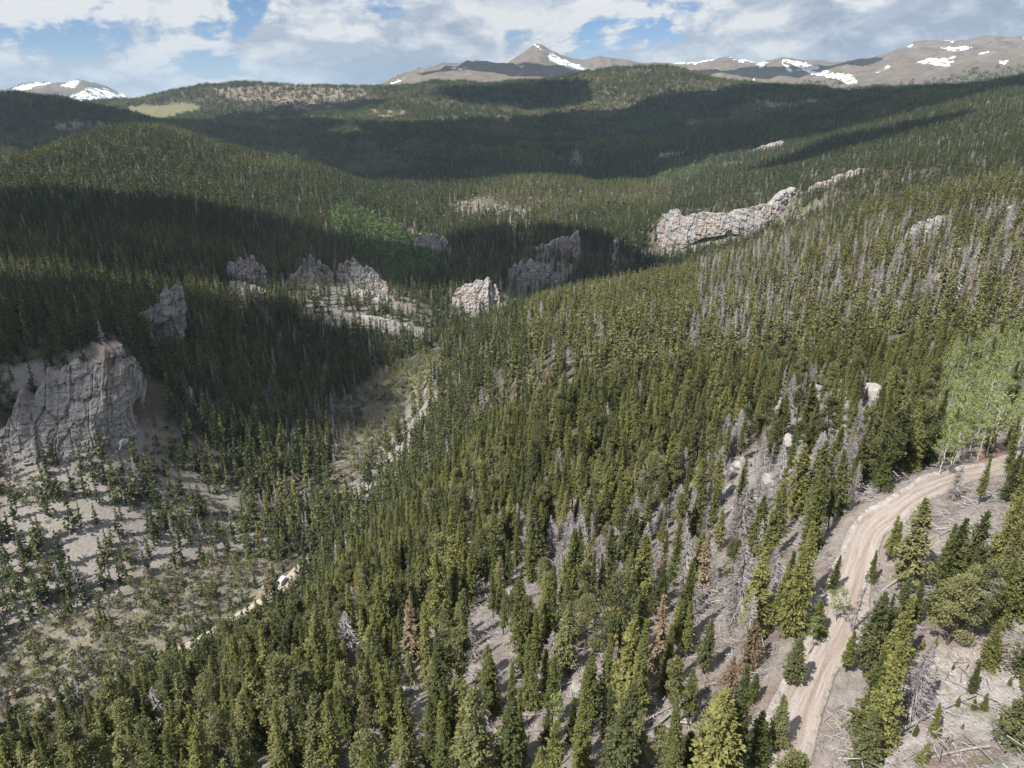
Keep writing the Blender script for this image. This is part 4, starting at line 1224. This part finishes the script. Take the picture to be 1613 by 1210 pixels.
for kind, var, u, vb, vt in HERO + SAPS:
    p = ray_ground(u, vb, height)
    H = solve_height(p, vt)
    IND.append(dict(kind=kind, var=var % len(KIND[kind]), x=p[0], y=p[1], z=p[2], H=H, rot=rngS.uniform(0, 6.28), hero=(kind, u)))
    OCC.append((p[0], p[1], 0.9 + 0.12 * H))

BRANCH_LEAN = []
FOREST, DEADF, BRUSHF, ASPENF = [], [], [], []


SIGHT = []         # lines of sight that the place leaves open: (u, v, horizontal distance, half width in photo pixels)
BIG = {('snag', 1162), ('snag', 1424), ('snag', 552), ('snag', 1073), ('rust', 1177), ('rust', 1147), ('snag', 1240)}
for d in IND:
    if d['kind'] in ('snag', 'rust', 'aspen'):
        for f in ((0.45, 0.65, 0.88) if d.get('hero') in BIG else (0.85,)):
            u_, v_ = project(d['x'], d['y'], d['z'] + d['H'] * f)
            SIGHT.append((float(u_), float(v_), math.hypot(d['x'], d['y']), 4.0 if d.get('hero') in BIG else 0.0))
for q in ROAD[::5]:
    u_, v_ = project(*q)
    if 1200 < u_ < 1613:
        SIGHT.append((float(u_), float(v_), math.hypot(q[0], q[1]), 1.0))
for u_, v_, r_ in ((1225, 640, 178), (1255, 630, 178), (1285, 625, 181), (1140, 765, 130), (1165, 750, 131), (1190, 745, 133), (130, 1160, 111), (148, 1150, 111), (1375, 630, 200), (1215, 755, 125)):
    SIGHT.append((u_, v_, r_ - 2, 3.0))
SIGHT = np.array(SIGHT)


def sight(X, Y, Z, H):
    ub, vb = project(X, Y, Z); ut, vt = project(X, Y, Z + H)
    r = np.hypot(X, Y)
    ok = np.ones(X.shape, bool)
    for su, sv, sr, hw in SIGHT:
        f = np.clip((vb - sv) / np.maximum(vb - vt, 1), 0, 1)
        half = hw + (vb - vt) * 0.07 * (1 - f)
        ok &= ~((r < sr - 0.5) & (sv > vt) & (sv < vb) & (np.abs(ub + (ut - ub) * f - su) < half))
    return ok


def scatter(r0, r1, spacing, lod, seed):
    rng = np.random.default_rng(seed)
    X, Y, Z = candidates(r0, r1, spacing, rng)
    r = np.hypot(X, Y)
    n = len(X)
    patch = fbm2(X / 38, Y / 38, 91, 4)
    dens = np.clip(0.90 + 0.38 * patch, 0.25, 1.0)
    sc = zone(X, Y, Z, Z_SCREE, 8); sp = zone(X, Y, Z, Z_SPARSE, 12); br = zone(X, Y, Z, Z_BRUSH, 8); ba = zone(X, Y, Z, Z_BARE, 4)
    ro = zone(X, Y, Z, Z_ROAD_OPEN, 10); asp = zone(X, Y, Z, Z_ASPEN, 8); fa = zone(X, Y, Z, Z_FARASPEN, 15) & (fbm2(X / 30, Y / 30, 97, 3) > -0.35); sn = zone(X, Y, Z, Z_SNAGGY, 14)
    dens[sc & ~sp] = np.where(r[sc & ~sp] < 260, 0.55, 0.22); dens[sp] = np.where(patch[sp] > 0.0, 0.55, 0.20); dens[br] = np.where(r[br] < 300, 0.9, 0.6); dens[ba] = 0.5; dens[ro] = 0.10; dens[asp] = 0.75; dens[fa] = 0.9; dens[zone(X, Y, Z, Z_TALUS, 12)] *= 0.45
    dens[zone(X, Y, Z, Z_NOTREE, 3)] = 0.03
    fg = r < 110
    fz = (r < 235) & ~ro & ~sc & ~sp & ~br
    dens[fz] = np.clip(np.where(r[fz] < 95, 0.80, 0.97) + 0.45 * patch[fz], 0.4, 1.0)
    alp_ = sstep(4300, 5400, r) * sstep(-40, 120, Z - CAMZ + 80 * fbm2(X / 500, Y / 500, 41, 4))
    dens *= np.clip(1 - 1.25 * alp_, 0, 1)
    keep = rng.random(n) < dens
    Ht = np.where(r < 235, 9.6, np.where((Z - CAMZ < -165) | (X < -60), 14.5, 11.5)) * np.clip(rng.normal(1, 0.22, n), 0.35, 1.4)
    Ht[ro] *= rng.uniform(0.25, 1.0, int(ro.sum())); Ht[asp] *= 0.85; Ht[br] *= 0.55
    keep &= seen(X, Y, Z + Ht, np.where(r < 700, 0.03, 0.006))
    keep &= clear_of(X, Y)
    if lod == 0:
        keep &= sight(X, Y, Z, Ht)
    if r1 < 1900 and r0 > 150:
        k2 = np.flatnonzero(keep)
        keep[k2] &= ~(near_cliff(X[k2], Y[k2], 2.2 if r0 < 640 else 5.0) & (rng.random(len(k2)) > 0.05))
    for i in np.flatnonzero(keep):
        x, y, z, H = X[i], Y[i], Z[i], Ht[i]
        q = rng.random()
        tone = vn2(np.array([x / 70.0]), np.array([y / 70.0]), 55)[0]
        if asp[i] or fa[i]:
            kind = 'aspen' if q < (0.8 if asp[i] else 0.78) else 'spruce'
        else:
            ps = (0.48 if r[i] < 165 else 0.36) if sn[i] else 0.06
            pr = 0.03 if sn[i] else 0.006
            kind = 'snag' if q < ps else 'rust' if q < ps + pr else 'aspen' if (br[i] and q > 0.25) else None
            if kind is None:
                pine_p = 0.17 if r[i] < 150 else 0.15
                kind = 'pine' if rng.random() < pine_p + 0.25 * tone else 'fir' if rng.random() < 0.42 else 'spruce'
        rot = rng.uniform(0, 6.28)
        if lod == 0:
            IND.append(dict(kind=kind, var=int(rng.integers(len(KIND[kind]))), x=x, y=y, z=z, H=H * (0.8 if kind == 'snag' else 1), rot=rot))
            continue
        deep = (x < 0.02 * y or r[i] > 620) and fbm2(x / 210.0, y / 210.0, 58, 3) + rng.normal(0, 0.25) < 0.42
        key = kind if kind in ('snag', 'aspen') else ('rust' if rng.random() < 0.6 else 'gold') if kind == 'rust' else ('deep' if deep else 'near')
        tab = {1: T1, 2: T2}[lod]
        if key == 'aspen' and br[i] and lod == 1:
            key = 'willow' if rng.random() < 0.9 else 'aspen'
        if fa[i] and lod == 1 and key == 'aspen':
            tab = T2
        tid = tab[key][int(rng.integers(len(tab[key])))]
        row = (x, y, z - 0.3, rot, H / (9.0 if kind == 'aspen' else 12.0), tid)
        (ASPENF if kind == 'aspen' else DEADF if kind == 'snag' else FOREST).append(row)


scatter(40, 235, 2.95, 0, 1)
scatter(235, 640, 4.2, 1, 2)
scatter(640, 1050, 4.9, 1, 3)
scatter(1050, 1900, 5.6, 2, 4)


def far_clumps(r0, r1, spacing, seed):
    rng = np.random.default_rng(seed)
    X, Y, Z = candidates(r0, r1, spacing, rng)
    r = np.hypot(X, Y)
    patch = fbm2(X / 160, Y / 160, 92, 3)
    dens = np.clip(0.97 + 0.1 * patch, 0.5, 1)
    ba = zone(X, Y, Z, Z_BARE, 4); dens[ba] = 0.45
    dens[zone(X, Y, Z, Z_NOTREE, 3)] = 0.0
    fa = zone(X, Y, Z, Z_FARASPEN, 6)
    alp_ = sstep(4300, 5400, r) * sstep(-40, 120, Z - CAMZ + 80 * fbm2(X / 500, Y / 500, 41, 4))
    dens *= np.clip(1 - 1.4 * alp_, 0, 1)
    keep = (rng.random(len(X)) < dens) & seen(X, Y, Z + 16, 0.006)
    for i in np.flatnonzero(keep):
        asp_ = (fa[i] and rng.random() < 0.6) or rng.random() < 0.008 + 0.03 * max(0, patch[i])
        sd = float(fbm2(X[i] / 330.0, Y[i] / 330.0, 58, 4)) + rng.normal(0, 0.2)
        tab = T3['aspen'] if asp_ else T3['near'] if sd > 0.40 else T3['pale'] if sd < -0.62 else T3['deep']
        row = (X[i], Y[i], Z[i], rng.uniform(0, 6.28), rng.uniform(0.8, 1.15), tab[int(rng.integers(len(tab)))])
        (ASPENF if asp_ else FOREST).append(row)


far_clumps(1900, 3400, 17.5, 5)
far_clumps(3400, 5200, 22, 6)
far_clumps(5200, 9000, 34, 7)

# low brush in the valley and along the openings
rngB = np.random.default_rng(9)
X, Y, Z = candidates(200, 700, 2.6, rngB)
kz = zone(X, Y, Z, Z_BRUSH, 9); ks = zone(X, Y, Z, Z_SCREE, 9)
pb = fbm2(X / 14, Y / 14, 66, 3)
kk = ((kz & (pb > -0.5)) | (ks & (pb > -0.05))) & clear_of(X, Y, -0.5) & seen(X, Y, Z + 2, 0.02) & (rngB.random(len(X)) < 0.8)
for i in np.flatnonzero(kk):
    key = 'green' if rngB.random() < 0.33 + 0.3 * pb[i] else 'grey'
    BRUSHF.append((X[i], Y[i], Z[i] - 0.1, rngB.uniform(0, 6.28), rngB.uniform(0.6, 1.9), TS[key][int(rngB.integers(4))]))
X, Y, Z = candidates(40, 250, 2.4, rngB)
pb = fbm2(X / 9, Y / 9, 67, 3)
kk = (pb > 0.1) & clear_of(X, Y, -0.8) & (rngB.random(len(X)) < 0.5)
for i in np.flatnonzero(kk):
    BRUSHF.append((X[i], Y[i], Z[i] - 0.05, rngB.uniform(0, 6.28), rngB.uniform(0.15, 0.5), TS['green' if rngB.random() < 0.5 else 'grey'][int(rngB.integers(4))]))
X, Y, Z = candidates(40, 150, 1.7, rngB)
kk = clear_of(X, Y, -0.9) & (rngB.random(len(X)) < 0.75)
STICKS = [(X[i], Y[i], Z[i] + 0.02, rngB.uniform(0, 6.28), rngB.uniform(0.6, 1.5), TS['sticks'][int(rngB.integers(5))]) for i in np.flatnonzero(kk)]

# ------------------------------------------------------------------ the nearest plants as individual objects, the rest as stuff
CAM = np.array([0, 0, CAMZ])
for d in IND:
    u, vb = project(d['x'], d['y'], d['z']); _, vt = project(d['x'], d['y'], d['z'] + d['H'])
    d['u'], d['vb'], d['vt'] = float(u), float(vb), float(vt)
    inside = -8 < u < 1621 and vt < 1200 and vb > 0
    d['px'] = (d['vb'] - d['vt']) if inside else -1
LIMIT = {'green': 298, 'snag': 110, 'rust': 20, 'aspen': 70}
GREEN = ('spruce', 'fir', 'pine')
chosen = set()
for grp, kinds in (('green', GREEN), ('snag', ('snag',)), ('rust', ('rust',)), ('aspen', ('aspen',))):
    idx = sorted((i for i, d in enumerate(IND) if d['kind'] in kinds and d['px'] > 0), key=lambda i: -IND[i]['px'] - (500 if 'hero' in IND[i] else 0))
    chosen.update(idx[:LIMIT[grp]])
for i, d in enumerate(IND):
    if i in chosen:
        continue
    k = d['kind']
    tid = T0[k][d['var']]
    row = (d['x'], d['y'], d['z'], d['rot'], d['H'] / KIND[k][d['var']][2], tid)
    (ASPENF if k == 'aspen' else DEADF if k == 'snag' else FOREST).append(row)
print('individuals', len(chosen), 'forest', len(FOREST), 'dead', len(DEADF), 'brush', len(BRUSHF), 'aspen', len(ASPENF))
NAMES = {'spruce': 'spruce_tree', 'fir': 'fir_tree', 'pine': 'pine_tree', 'rust': 'dying_conifer', 'snag': 'dead_tree', 'aspen': 'aspen_tree'}
PART2 = {'snag': 'branches'}
for i in sorted(chosen):
    d = IND[i]; k = d['kind']; tr, cr, H0 = KIND[k][d['var']]
    e = new_obj(NAMES[k], None)
    e.location = (d['x'], d['y'], d['z']); s = d['H'] / H0
    e.rotation_euler = (float(rngS.normal(0, 0.035)), float(rngS.normal(0, 0.035)), d['rot']); wob = float(rngS.uniform(0.85, 1.2)) if d['H'] > 7 else float(rngS.uniform(1.0, 1.5))
    e.scale = (s * wob, s * wob, s)
    new_obj('trunk', tr, e); new_obj(PART2.get(k, 'crown'), cr, e)
    d['obj'] = e
instancer('forest', FOREST, 'dense conifer forest covering the valley sides and far ridges', 'forest')
instancer('dead_trees', DEADF, 'bare grey dead trees scattered through the farther forest', 'dead trees')
instancer('aspen_grove', ASPENF, 'pale and bright green aspens among the farther conifers', 'aspens')
instancer('brush', BRUSHF, 'low grey green brush on the valley floor and forest floor', 'brush')

instancer('twig_litter', STICKS, 'dry grey twigs and sticks littering the near forest floor', 'twigs')

# ------------------------------------------------------------------ boulders, fallen logs, a parked camper
import bmesh
rngO = np.random.default_rng(31)


def boulder_mesh(seed):
    rg = np.random.default_rng(seed)
    bm = bmesh.new()
    p = unit(rg.normal(0, 1, (30, 3))) * rg.uniform(0.8, 1.0, (30, 1)) * np.array([1.0, rg.uniform(0.6, 0.85), rg.uniform(0.55, 0.8)]) * 0.5
    for q in p:
        bm.verts.new(q)
    bmesh.ops.convex_hull(bm, input=bm.verts)
    bmesh.ops.subdivide_edges(bm, edges=bm.edges, cuts=2, use_grid_fill=True)
    co = np.array([v.co for v in bm.verts])
    n = fbm3(co[:, 0] * 4, co[:, 1] * 4, co[:, 2] * 4, seed, 3)
    for v, k in zip(bm.verts, n):
        v.co *= 1 + 0.09 * k
    bmesh.ops.triangulate(bm, faces=bm.faces)
    me = bpy.data.meshes.new('boulder'); bm.to_mesh(me); bm.free()
    me.materials.append(M_BOULD)
    return me


m, t = material('pale_boulder')
pos = t.n('ShaderNodeNewGeometry').outputs['Position']
n1 = t.noise(pos, 1.1, 5, 0.65); n2 = t.noise(pos, 6.0, 4, 0.6)
col = t.ramp(n1, [(0.3, (0.22, 0.20, 0.19)), (0.5, (0.34, 0.32, 0.305)), (0.7, (0.44, 0.42, 0.405))])
col = t.mix(t.ramp(n2, [(0.3, g(0.6)), (0.45, g(0))]), col, rgb(0.20, 0.19, 0.165))
finish(t, col, 0.95, 0.08, t.math('ADD', n1, n2), 0.15, 0.8)
M_BOULD = m
BOULD = [boulder_mesh(k) for k in range(7)]
BPX = [(1140, 752, 42), (1168, 738, 34), (1128, 790, 30), (1152, 775, 26), (1225, 645, 30), (1243, 700, 34), (1213, 722, 26), (1285, 622, 34), (1262, 640, 22), (1378, 628, 46), (1392, 655, 26), (1300, 655, 24), (1215, 762, 40), (1240, 775, 26),
       (1265, 772, 34), (1190, 790, 28), (1330, 585, 24), (1318, 700, 26), (1098, 810, 26), (1075, 842, 22), (690, 1042, 26), (612, 1000, 34), (585, 1015, 22), (480, 1012, 26), (470, 1040, 18), (132, 1152, 34), (118, 1172, 24), (150, 1140, 20), (345, 1128, 24),
       (1432, 458, 20), (1376, 466, 22), (1482, 442, 22), (1510, 402, 20), (1592, 332, 20), (1412, 482, 18), (1350, 520, 18), (1120, 555, 14), (640, 1092, 26), (700, 1085, 22), (910, 1085, 26), (1030, 1110, 22), (560, 1120, 24)]
BPOS = []
for k, (u, v, wpx) in enumerate(BPX):
    p = ray_ground(u, v, height)
    dist = float(np.linalg.norm(p - CAM)); size = wpx * dist / FOC
    o = new_obj('boulder', BOULD[k % 7]); sz = size * rngO.uniform(0.85, 1.1)
    o.location = (p[0], p[1], p[2] + 0.12 * sz); o.scale = (sz, sz * rngO.uniform(0.8, 1.2), sz * rngO.uniform(0.8, 1.15)); o.rotation_euler = (rngO.uniform(-.3, .3), rngO.uniform(-.3, .3), rngO.uniform(0, 6.28))
    BPOS.append(dict(obj=o, u=u, vb=v, vt=v - wpx * 0.6, x=p[0], y=p[1], size=size))


def log_mesh(L, r, seed):
    rg = np.random.default_rng(seed)
    s = np.linspace(-0.5, 0.5, 8)
    path = np.column_stack([s * L, 0.06 * L * np.sin(s * rg.uniform(1, 4) + rg.uniform(0, 6)), 0 * s])
    parts = [tube(path, r * (1 - 0.5 * (s + 0.5)), 7)]
    for q in range(int(rg.integers(5, 11))):
        a = rg.uniform(-0.35, 0.5); d = unit(np.array([0.5, rg.normal(0, 1), abs(rg.normal(0, 0.7))]))
        o = np.array([a * L, np.interp(a, s, path[:, 1]), 0]); ln = rg.uniform(0.3, 1.0)
        parts.append(tube(np.array([o, o + d * ln]), np.array([0.03, 0.01]), 3))
    return make_mesh('fallen_log', *join(parts), [M_GREYB], True)


LOGS = [log_mesh(L, r, k) for k, (L, r) in enumerate([(6.5, 0.13), (5.0, 0.11), (8.0, 0.15), (4.0, 0.10), (3.0, 0.09)])]
TREEXY = np.array([(d['x'], d['y']) for d in IND])
LPX = [(895, 1083, 0.4), (912, 1072, 1.6), (1440, 905, 0.2), (1460, 925, 2.6), (1490, 880, 0.3), (1575, 1150, 1.1), (1540, 1185, 1.3), (1480, 1130, 0.2), (1430, 990, 0.5), (1590, 1010, 0.3), (1565, 1100, 2.2), (1500, 1190, 2.8),
       (640, 1110, 0.5), (550, 1040, 0.4), (600, 1120, 2.0), (700, 1130, 0.3), (530, 1180, 1.0), (745, 1130, 0.4), (1290, 880, 0.2), (1265, 905, 2.7), (1220, 860, 0.4), (1010, 1090, 1.2), (1090, 1110, 0.6), (1120, 920, 0.3), (990, 880, 0.6), (1580, 820, 0.3),
       (1530, 835, 2.5), (1470, 850, 0.4), (1600, 780, 0.2), (420, 1120, 0.8), (300, 1180, 0.4), (450, 1180, 0.6), (1010, 1150, 0.4), (1470, 1075, 0.9)]
LPOS = []
for k, (u, v, ang) in enumerate(LPX):
    p = ray_ground(u, v, height)
    ang += rngO.uniform(-0.2, 0.2); dx, dy = math.cos(ang), math.sin(ang)
    za, zb = h1(p[0] - 2 * dx, p[1] - 2 * dy), h1(p[0] + 2 * dx, p[1] + 2 * dy)
    o = new_obj('fallen_log', LOGS[k % 5]); o.location = (p[0], p[1], (za + zb) / 2 + 0.12); o.rotation_euler = (0, -math.atan2(zb - za, 4.0), ang)
    LPOS.append(dict(obj=o, u=u, vb=v, vt=v - 6, x=p[0], y=p[1], L=(6.5, 5.0, 8.0, 4.0, 3.0)[k % 5]))


def box_bm(bm, x0, x1, y0, y1, z0, z1, bev=0.0):
    r = bmesh.ops.create_cube(bm, size=1.0)
    for v in r['verts']:
        v.co = Vector(((x0 + x1) / 2 + v.co.x * (x1 - x0), (y0 + y1) / 2 + v.co.y * (y1 - y0), (z0 + z1) / 2 + v.co.z * (z1 - z0)))
    if bev:
        bmesh.ops.bevel(bm, geom=list({e for v in r['verts'] for e in v.link_edges}), offset=bev, segments=3, profile=0.5, affect='EDGES')


def part(name, build, mat_, parent):
    bm = bmesh.new(); build(bm)
    me = bpy.data.meshes.new(name); bm.to_mesh(me); bm.free(); me.materials.append(mat_)
    return new_obj(name, me, parent)


def plain(name, c, rough):
    m, t = material(name)
    n = t.noise(t.n('ShaderNodeTexCoord').outputs['Object'], 3.0, 3)
    finish(t, t.mix(t.ramp(n, [(0.4, g(0)), (0.7, g(0.25))]), rgb(*c), rgb(*[q * 0.7 for q in c])), rough, 0.4)
    return m


M_WHITE = plain('white_panel', (0.80, 0.80, 0.80), 0.4); M_GLASS = plain('dark_window', (0.03, 0.035, 0.04), 0.15); M_TYRE = plain('black_rubber', (0.03, 0.03, 0.03), 0.8)
p = VROAD[np.argmin(np.abs(project(VROAD[:, 0], VROAD[:, 1], VROAD[:, 2])[0] - 449))]
q = VROAD[min(len(VROAD) - 1, int(np.argmin(np.abs(project(VROAD[:, 0], VROAD[:, 1], VROAD[:, 2])[0] - 449))) + 2)]
cv = new_obj('parked_camper', None, label='small white parked vehicle beside the valley road, half hidden by conifers', category='vehicle')
cv.location = (p[0] - 1.2, p[1] + 1.0, p[2] + 0.15); cv.rotation_euler = (0, 0, math.atan2(q[1] - p[1], q[0] - p[0]))
part('body', lambda b: box_bm(b, -2.6, 2.2, -1.05, 1.05, 0.55, 2.5, 0.18), M_WHITE, cv)
part('hood', lambda b: box_bm(b, 2.15, 3.1, -0.95, 0.95, 0.5, 1.35, 0.15), M_WHITE, cv)
part('windscreen', lambda b: box_bm(b, 2.17, 2.23, -0.85, 0.85, 1.45, 2.25, 0.02), M_GLASS, cv)
for sy in (-1, 1):
    part('side_window', lambda b: box_bm(b, -1.6, 0.9, sy * 1.04, sy * 1.07, 1.5, 2.1, 0.01), M_GLASS, cv)
    for sx in (-1.6, 2.3):
        def wheel(b):
            r = bmesh.ops.create_cone(b, cap_ends=True, segments=20, radius1=0.38, radius2=0.38, depth=0.26)
            for v_ in r['verts']:
                v_.co = Vector((v_.co.x + sx, v_.co.z + sy * 0.92, v_.co.y + 0.38))
        part('wheel', wheel, M_TYRE, cv)

# ------------------------------------------------------------------ labels: look first, then the landmark each plant stands by
MARKS = {('snag', 1162): 'the widest bare grey dead tree', ('snag', 1424): 'the drooping dead tree', ('snag', 552): 'the lone silver dead tree', ('snag', 1073): 'the pinkish dead tree at mid slope',
         ('snag', 1500): 'the dead tree in front of the road bend', ('snag', 1240): 'the bushy dead tree', ('rust', 1177): 'the broad tan dying conifer', ('rust', 965): 'the golden yellowing conifer',
         ('aspen', 1560): 'the pale aspens beyond the road', ('aspen', 882): 'the slender aspen low in the forest', ('snag', 882): 'the dead tree farthest into the valley forest'.replace('farthest', 'deepest'), ('fir', 150): 'the bright green fir by the bare patch'}
PTS = [("the road's lower end", 1245, 1165), ('the narrow middle stretch of road', 1335, 960), ('the upper stretch of road', 1378, 835), ('the road bend', 1450, 775), ('the twiggy pale clearing', 1540, 1130), ('the lower pale outcrop', 1160, 755),
       ('the upper pale outcrop', 1250, 640), ('the small bare patch', 150, 1175), ('the crossed pale logs', 903, 1078), ('the open ground with reddish soil', 690, 1110), ('the pale ledge', 480, 1020)]
MK = list(PTS)
for i in chosen:
    d = IND[i]
    if 'hero' in d and d['hero'] in MARKS:
        MK.append((MARKS[d['hero']], d['u'], (d['vb'] + d['vt']) / 2)); d['mark'] = MARKS[d['hero']]
ORD = ['first', 'second', 'third', 'fourth', 'fifth', 'sixth', 'seventh', 'eighth', 'ninth', 'tenth', 'eleventh', 'twelfth']
SHAPE = {'spruce': ['slim spruce', 'bare-stemmed slim spruce', 'full spruce', 'bare-stemmed spruce', 'slim spruce', 'pencil-thin spruce', 'full spruce', 'bare-stemmed slim spruce'], 'fir': ['broad fir', 'bushy greyish fir', 'wide skirted fir', 'bushy greyish fir', 'broad fir', 'bushy greyish fir'],
         'pine': ['bare-stemmed pine', 'rounded bushy pine', 'bare-stemmed pine', 'wide bushy pine', 'bare-stemmed pine', 'rounded bushy pine'], 'rust': ['tan dying fir', 'rusty dying spruce', 'golden dying spruce'],
         'snag': ['bare grey dead tree', 'bare grey dead tree', 'broken-topped dead tree', 'wide twiggy dead tree', 'thin dead pole'], 'aspen': ['light green aspen', 'slender pale aspen', 'wide light green aspen', 'thin pale aspen', 'light green aspen']}
CATS = {'spruce': 'spruce', 'fir': 'fir', 'pine': 'pine', 'rust': 'dying tree', 'snag': 'dead tree', 'aspen': 'aspen'}
GRPS = {'spruce': 'spruces on the near slope', 'fir': 'firs on the near slope', 'pine': 'pines on the near slope', 'rust': 'dying conifers on the near slope', 'snag': 'dead grey trees on the near slope', 'aspen': 'aspens near the road'}
OWN = {('snag', 1162): 'widest bare grey dead tree, spreading fine twigs in mid slope', ('snag', 1424): 'drooping grey dead tree on the edge of the pale clearing', ('snag', 552): 'lone silver grey dead tree low on the slope', ('snag', 1073): 'pinkish grey dead tree alone among green conifers at mid slope',
       ('snag', 1500): 'dark dead tree standing right in front of the road bend'.replace('right ', ''), ('snag', 1240): 'bushy grey dead tree among the pale boulders', ('rust', 1177): 'broad tan dying conifer, larger of the tan pair', ('rust', 965): 'golden yellowing conifer, brightest of the dying trees',
       ('aspen', 1560): 'wide pale green aspen in the stand beyond the road', ('aspen', 882): 'slender pale aspen low in the forest', ('fir', 150): 'bright green fir beside the small bare patch above the valley', ('snag', 882): 'grey dead tree standing deepest in the valley side forest', ('rust', 1147): 'lower tan dying conifer in front of the broad tan one'}


def label_all(items):
    """items: list of (dict with u, vb, vt, obj, noun); every label gets its landmark, side and, where needed, its count outward"""
    groups = {}
    for d in items:
        cu, cv_ = d['u'], (d['vb'] + d['vt']) / 2
        name, mu, mv = min((q for q in MK if q[0] != d.get('mark')), key=lambda q: math.hypot(q[1] - cu, 1.3 * (q[2] - cv_)))
        du, dv = cu - mu, 1.3 * (cv_ - mv)
        rel = ('uphill of' if du > 0 else 'downhill of') if abs(du) > abs(dv) else ('in front of' if dv > 0 else 'behind')
        groups.setdefault((d['noun'], rel, name), []).append((math.hypot(du, dv), d))
    for (noun, rel, name), lst in groups.items():
        lst.sort(key=lambda q: q[0])
        for k, (_, d) in enumerate(lst):
            d['obj']['label'] = (ORD[min(k, 11)] + ' ' if len(lst) > 1 else '') + f'{noun} {rel} {name}'


todo = []
for i in sorted(chosen):
    d = IND[i]; o = d['obj']; k = d['kind']
    o['category'] = CATS[k]; o['group'] = GRPS[k]
    if d.get('hero') in OWN:
        o['label'] = OWN[d['hero']]
        continue
    H = d['H']; a, b_ = {'aspen': (5.5, 8.5)}.get(k, (7.5, 11.0))
    d['noun'] = ('tiny ' if H < 2.5 else 'small ' if H < a - 2.5 else 'short ' if H < a else 'mid-sized ' if H < b_ else 'tall ') + SHAPE[k][d['var'] % len(SHAPE[k])]
    todo.append(d)
label_all(todo)
for d in BPOS:
    d['noun'] = ('big' if d['size'] > 4 else 'small' if d['size'] < 1.8 else 'mid-sized') + ' pale boulder'; d['obj']['category'] = 'boulder'; d['obj']['group'] = 'pale boulders on the near slope'
label_all(BPOS)
for d in LPOS:
    d['noun'] = ('long' if d['L'] > 6 else 'short' if d['L'] < 4.5 else 'mid-length') + ' grey fallen log'; d['obj']['category'] = 'log'; d['obj']['group'] = 'fallen logs on the near slope'
label_all(LPOS)

# ------------------------------------------------------------------ cumulus above and behind the camera (they shade the valley) and the mountain air
m, t = material('cloud_vapour')
pv = t.n('ShaderNodeVolumePrincipled', {'Color': rgb(0.97, 0.97, 0.98), 'Density': 0.0034, 'Anisotropy': 0.3})
t.link(pv.outputs[0], t.n('ShaderNodeOutputMaterial').inputs[1])
CLOUDM = m


def cloud(cx, cy, gz_, ax, ay, az_, seed, alt=2300.0, rot=0.0):
    """lumpy flat-bottomed cumulus whose shadow falls on (cx, cy, gz_)"""
    n1, n2 = 26, 48
    th = np.linspace(0.02, math.pi - 0.02, n1)[:, None]; ph = np.linspace(0, 2 * math.pi, n2, endpoint=False)[None]
    d = np.stack([np.sin(th) * np.cos(ph), np.sin(th) * np.sin(ph), np.cos(th) + 0 * ph], -1)
    k = 1 + 0.30 * fbm3(d[..., 0] * 1.7 + seed, d[..., 1] * 1.7, d[..., 2] * 1.7, seed, 4)
    p = d * k[..., None]
    p[..., 2] = np.where(p[..., 2] < 0, p[..., 2] * 0.45, p[..., 2])
    x, y = p[..., 0] * ax, p[..., 1] * ay
    c, s = math.cos(rot), math.sin(rot)
    off = SUN * (alt + CAMZ - gz_) / SUN[2]
    V = np.stack([x * c - y * s + cx + off[0], x * s + y * c + cy + off[1], p[..., 2] * az_ + gz_ + off[2]], -1).reshape(-1, 3)
    new_obj('cloud', make_mesh('cloud', V, grid_faces(n1, n2, True), [CLOUDM], True), kind='structure')


# where the shadows lie: (x, y, ground height, half sizes, turn)
SHADE = [(470, 2280, 150, 980, 720, 210, 0.1), (1120, 1850, 280, 520, 260, 170, -0.6), (-1350, 2420, 190, 800, 520, 200, 0.3), (-430, 2180, 150, 560, 260, 170, 0.1),
         (-450, 770, 140, 330, 190, 58, 0.1), (-250, 430, 150, 125, 110, 70, 0.2), (0, 830, 130, 180, 120, 90, 0.2), (120, 1760, 150, 400, 190, 120, 0.0), (-900, 3300, 200, 420, 200, 120, 0.2), (60, 3250, 250, 330, 210, 120, -0.3), (620, 1330, 170, 200, 110, 80, 0.3), (2300, 6400, 400, 900, 500, 200, 0.2), (200, 6000, 400, 900, 500, 220, 0.1)]
for i, q in enumerate(SHADE):
    cloud(*q[:6], seed=5 + 7 * i, rot=q[6])

m, t = material('mountain_air')
pv = t.n('ShaderNodeVolumePrincipled', {'Color': rgb(0.60, 0.80, 1.0), 'Density': 4.0e-5, 'Anisotropy': 0.0})
t.link(pv.outputs[0], t.n('ShaderNodeOutputMaterial').inputs[1])
zlo = float(gz.min()) - 1.0; ztop = float(gz.max()) + 20.0
BX = 17500.0
bv = np.array([[x, y, z] for z in (zlo, ztop) for y in (-BX, BX) for x in (-BX, BX)])
bf = np.array([[0, 2, 3, 1], [4, 5, 7, 6], [0, 1, 5, 4], [2, 6, 7, 3], [0, 4, 6, 2], [1, 3, 7, 5]])
new_obj('haze', make_mesh('haze', bv, bf, [m]), kind='stuff', label='thin blue mountain air between the camera and the far ranges', category='haze')
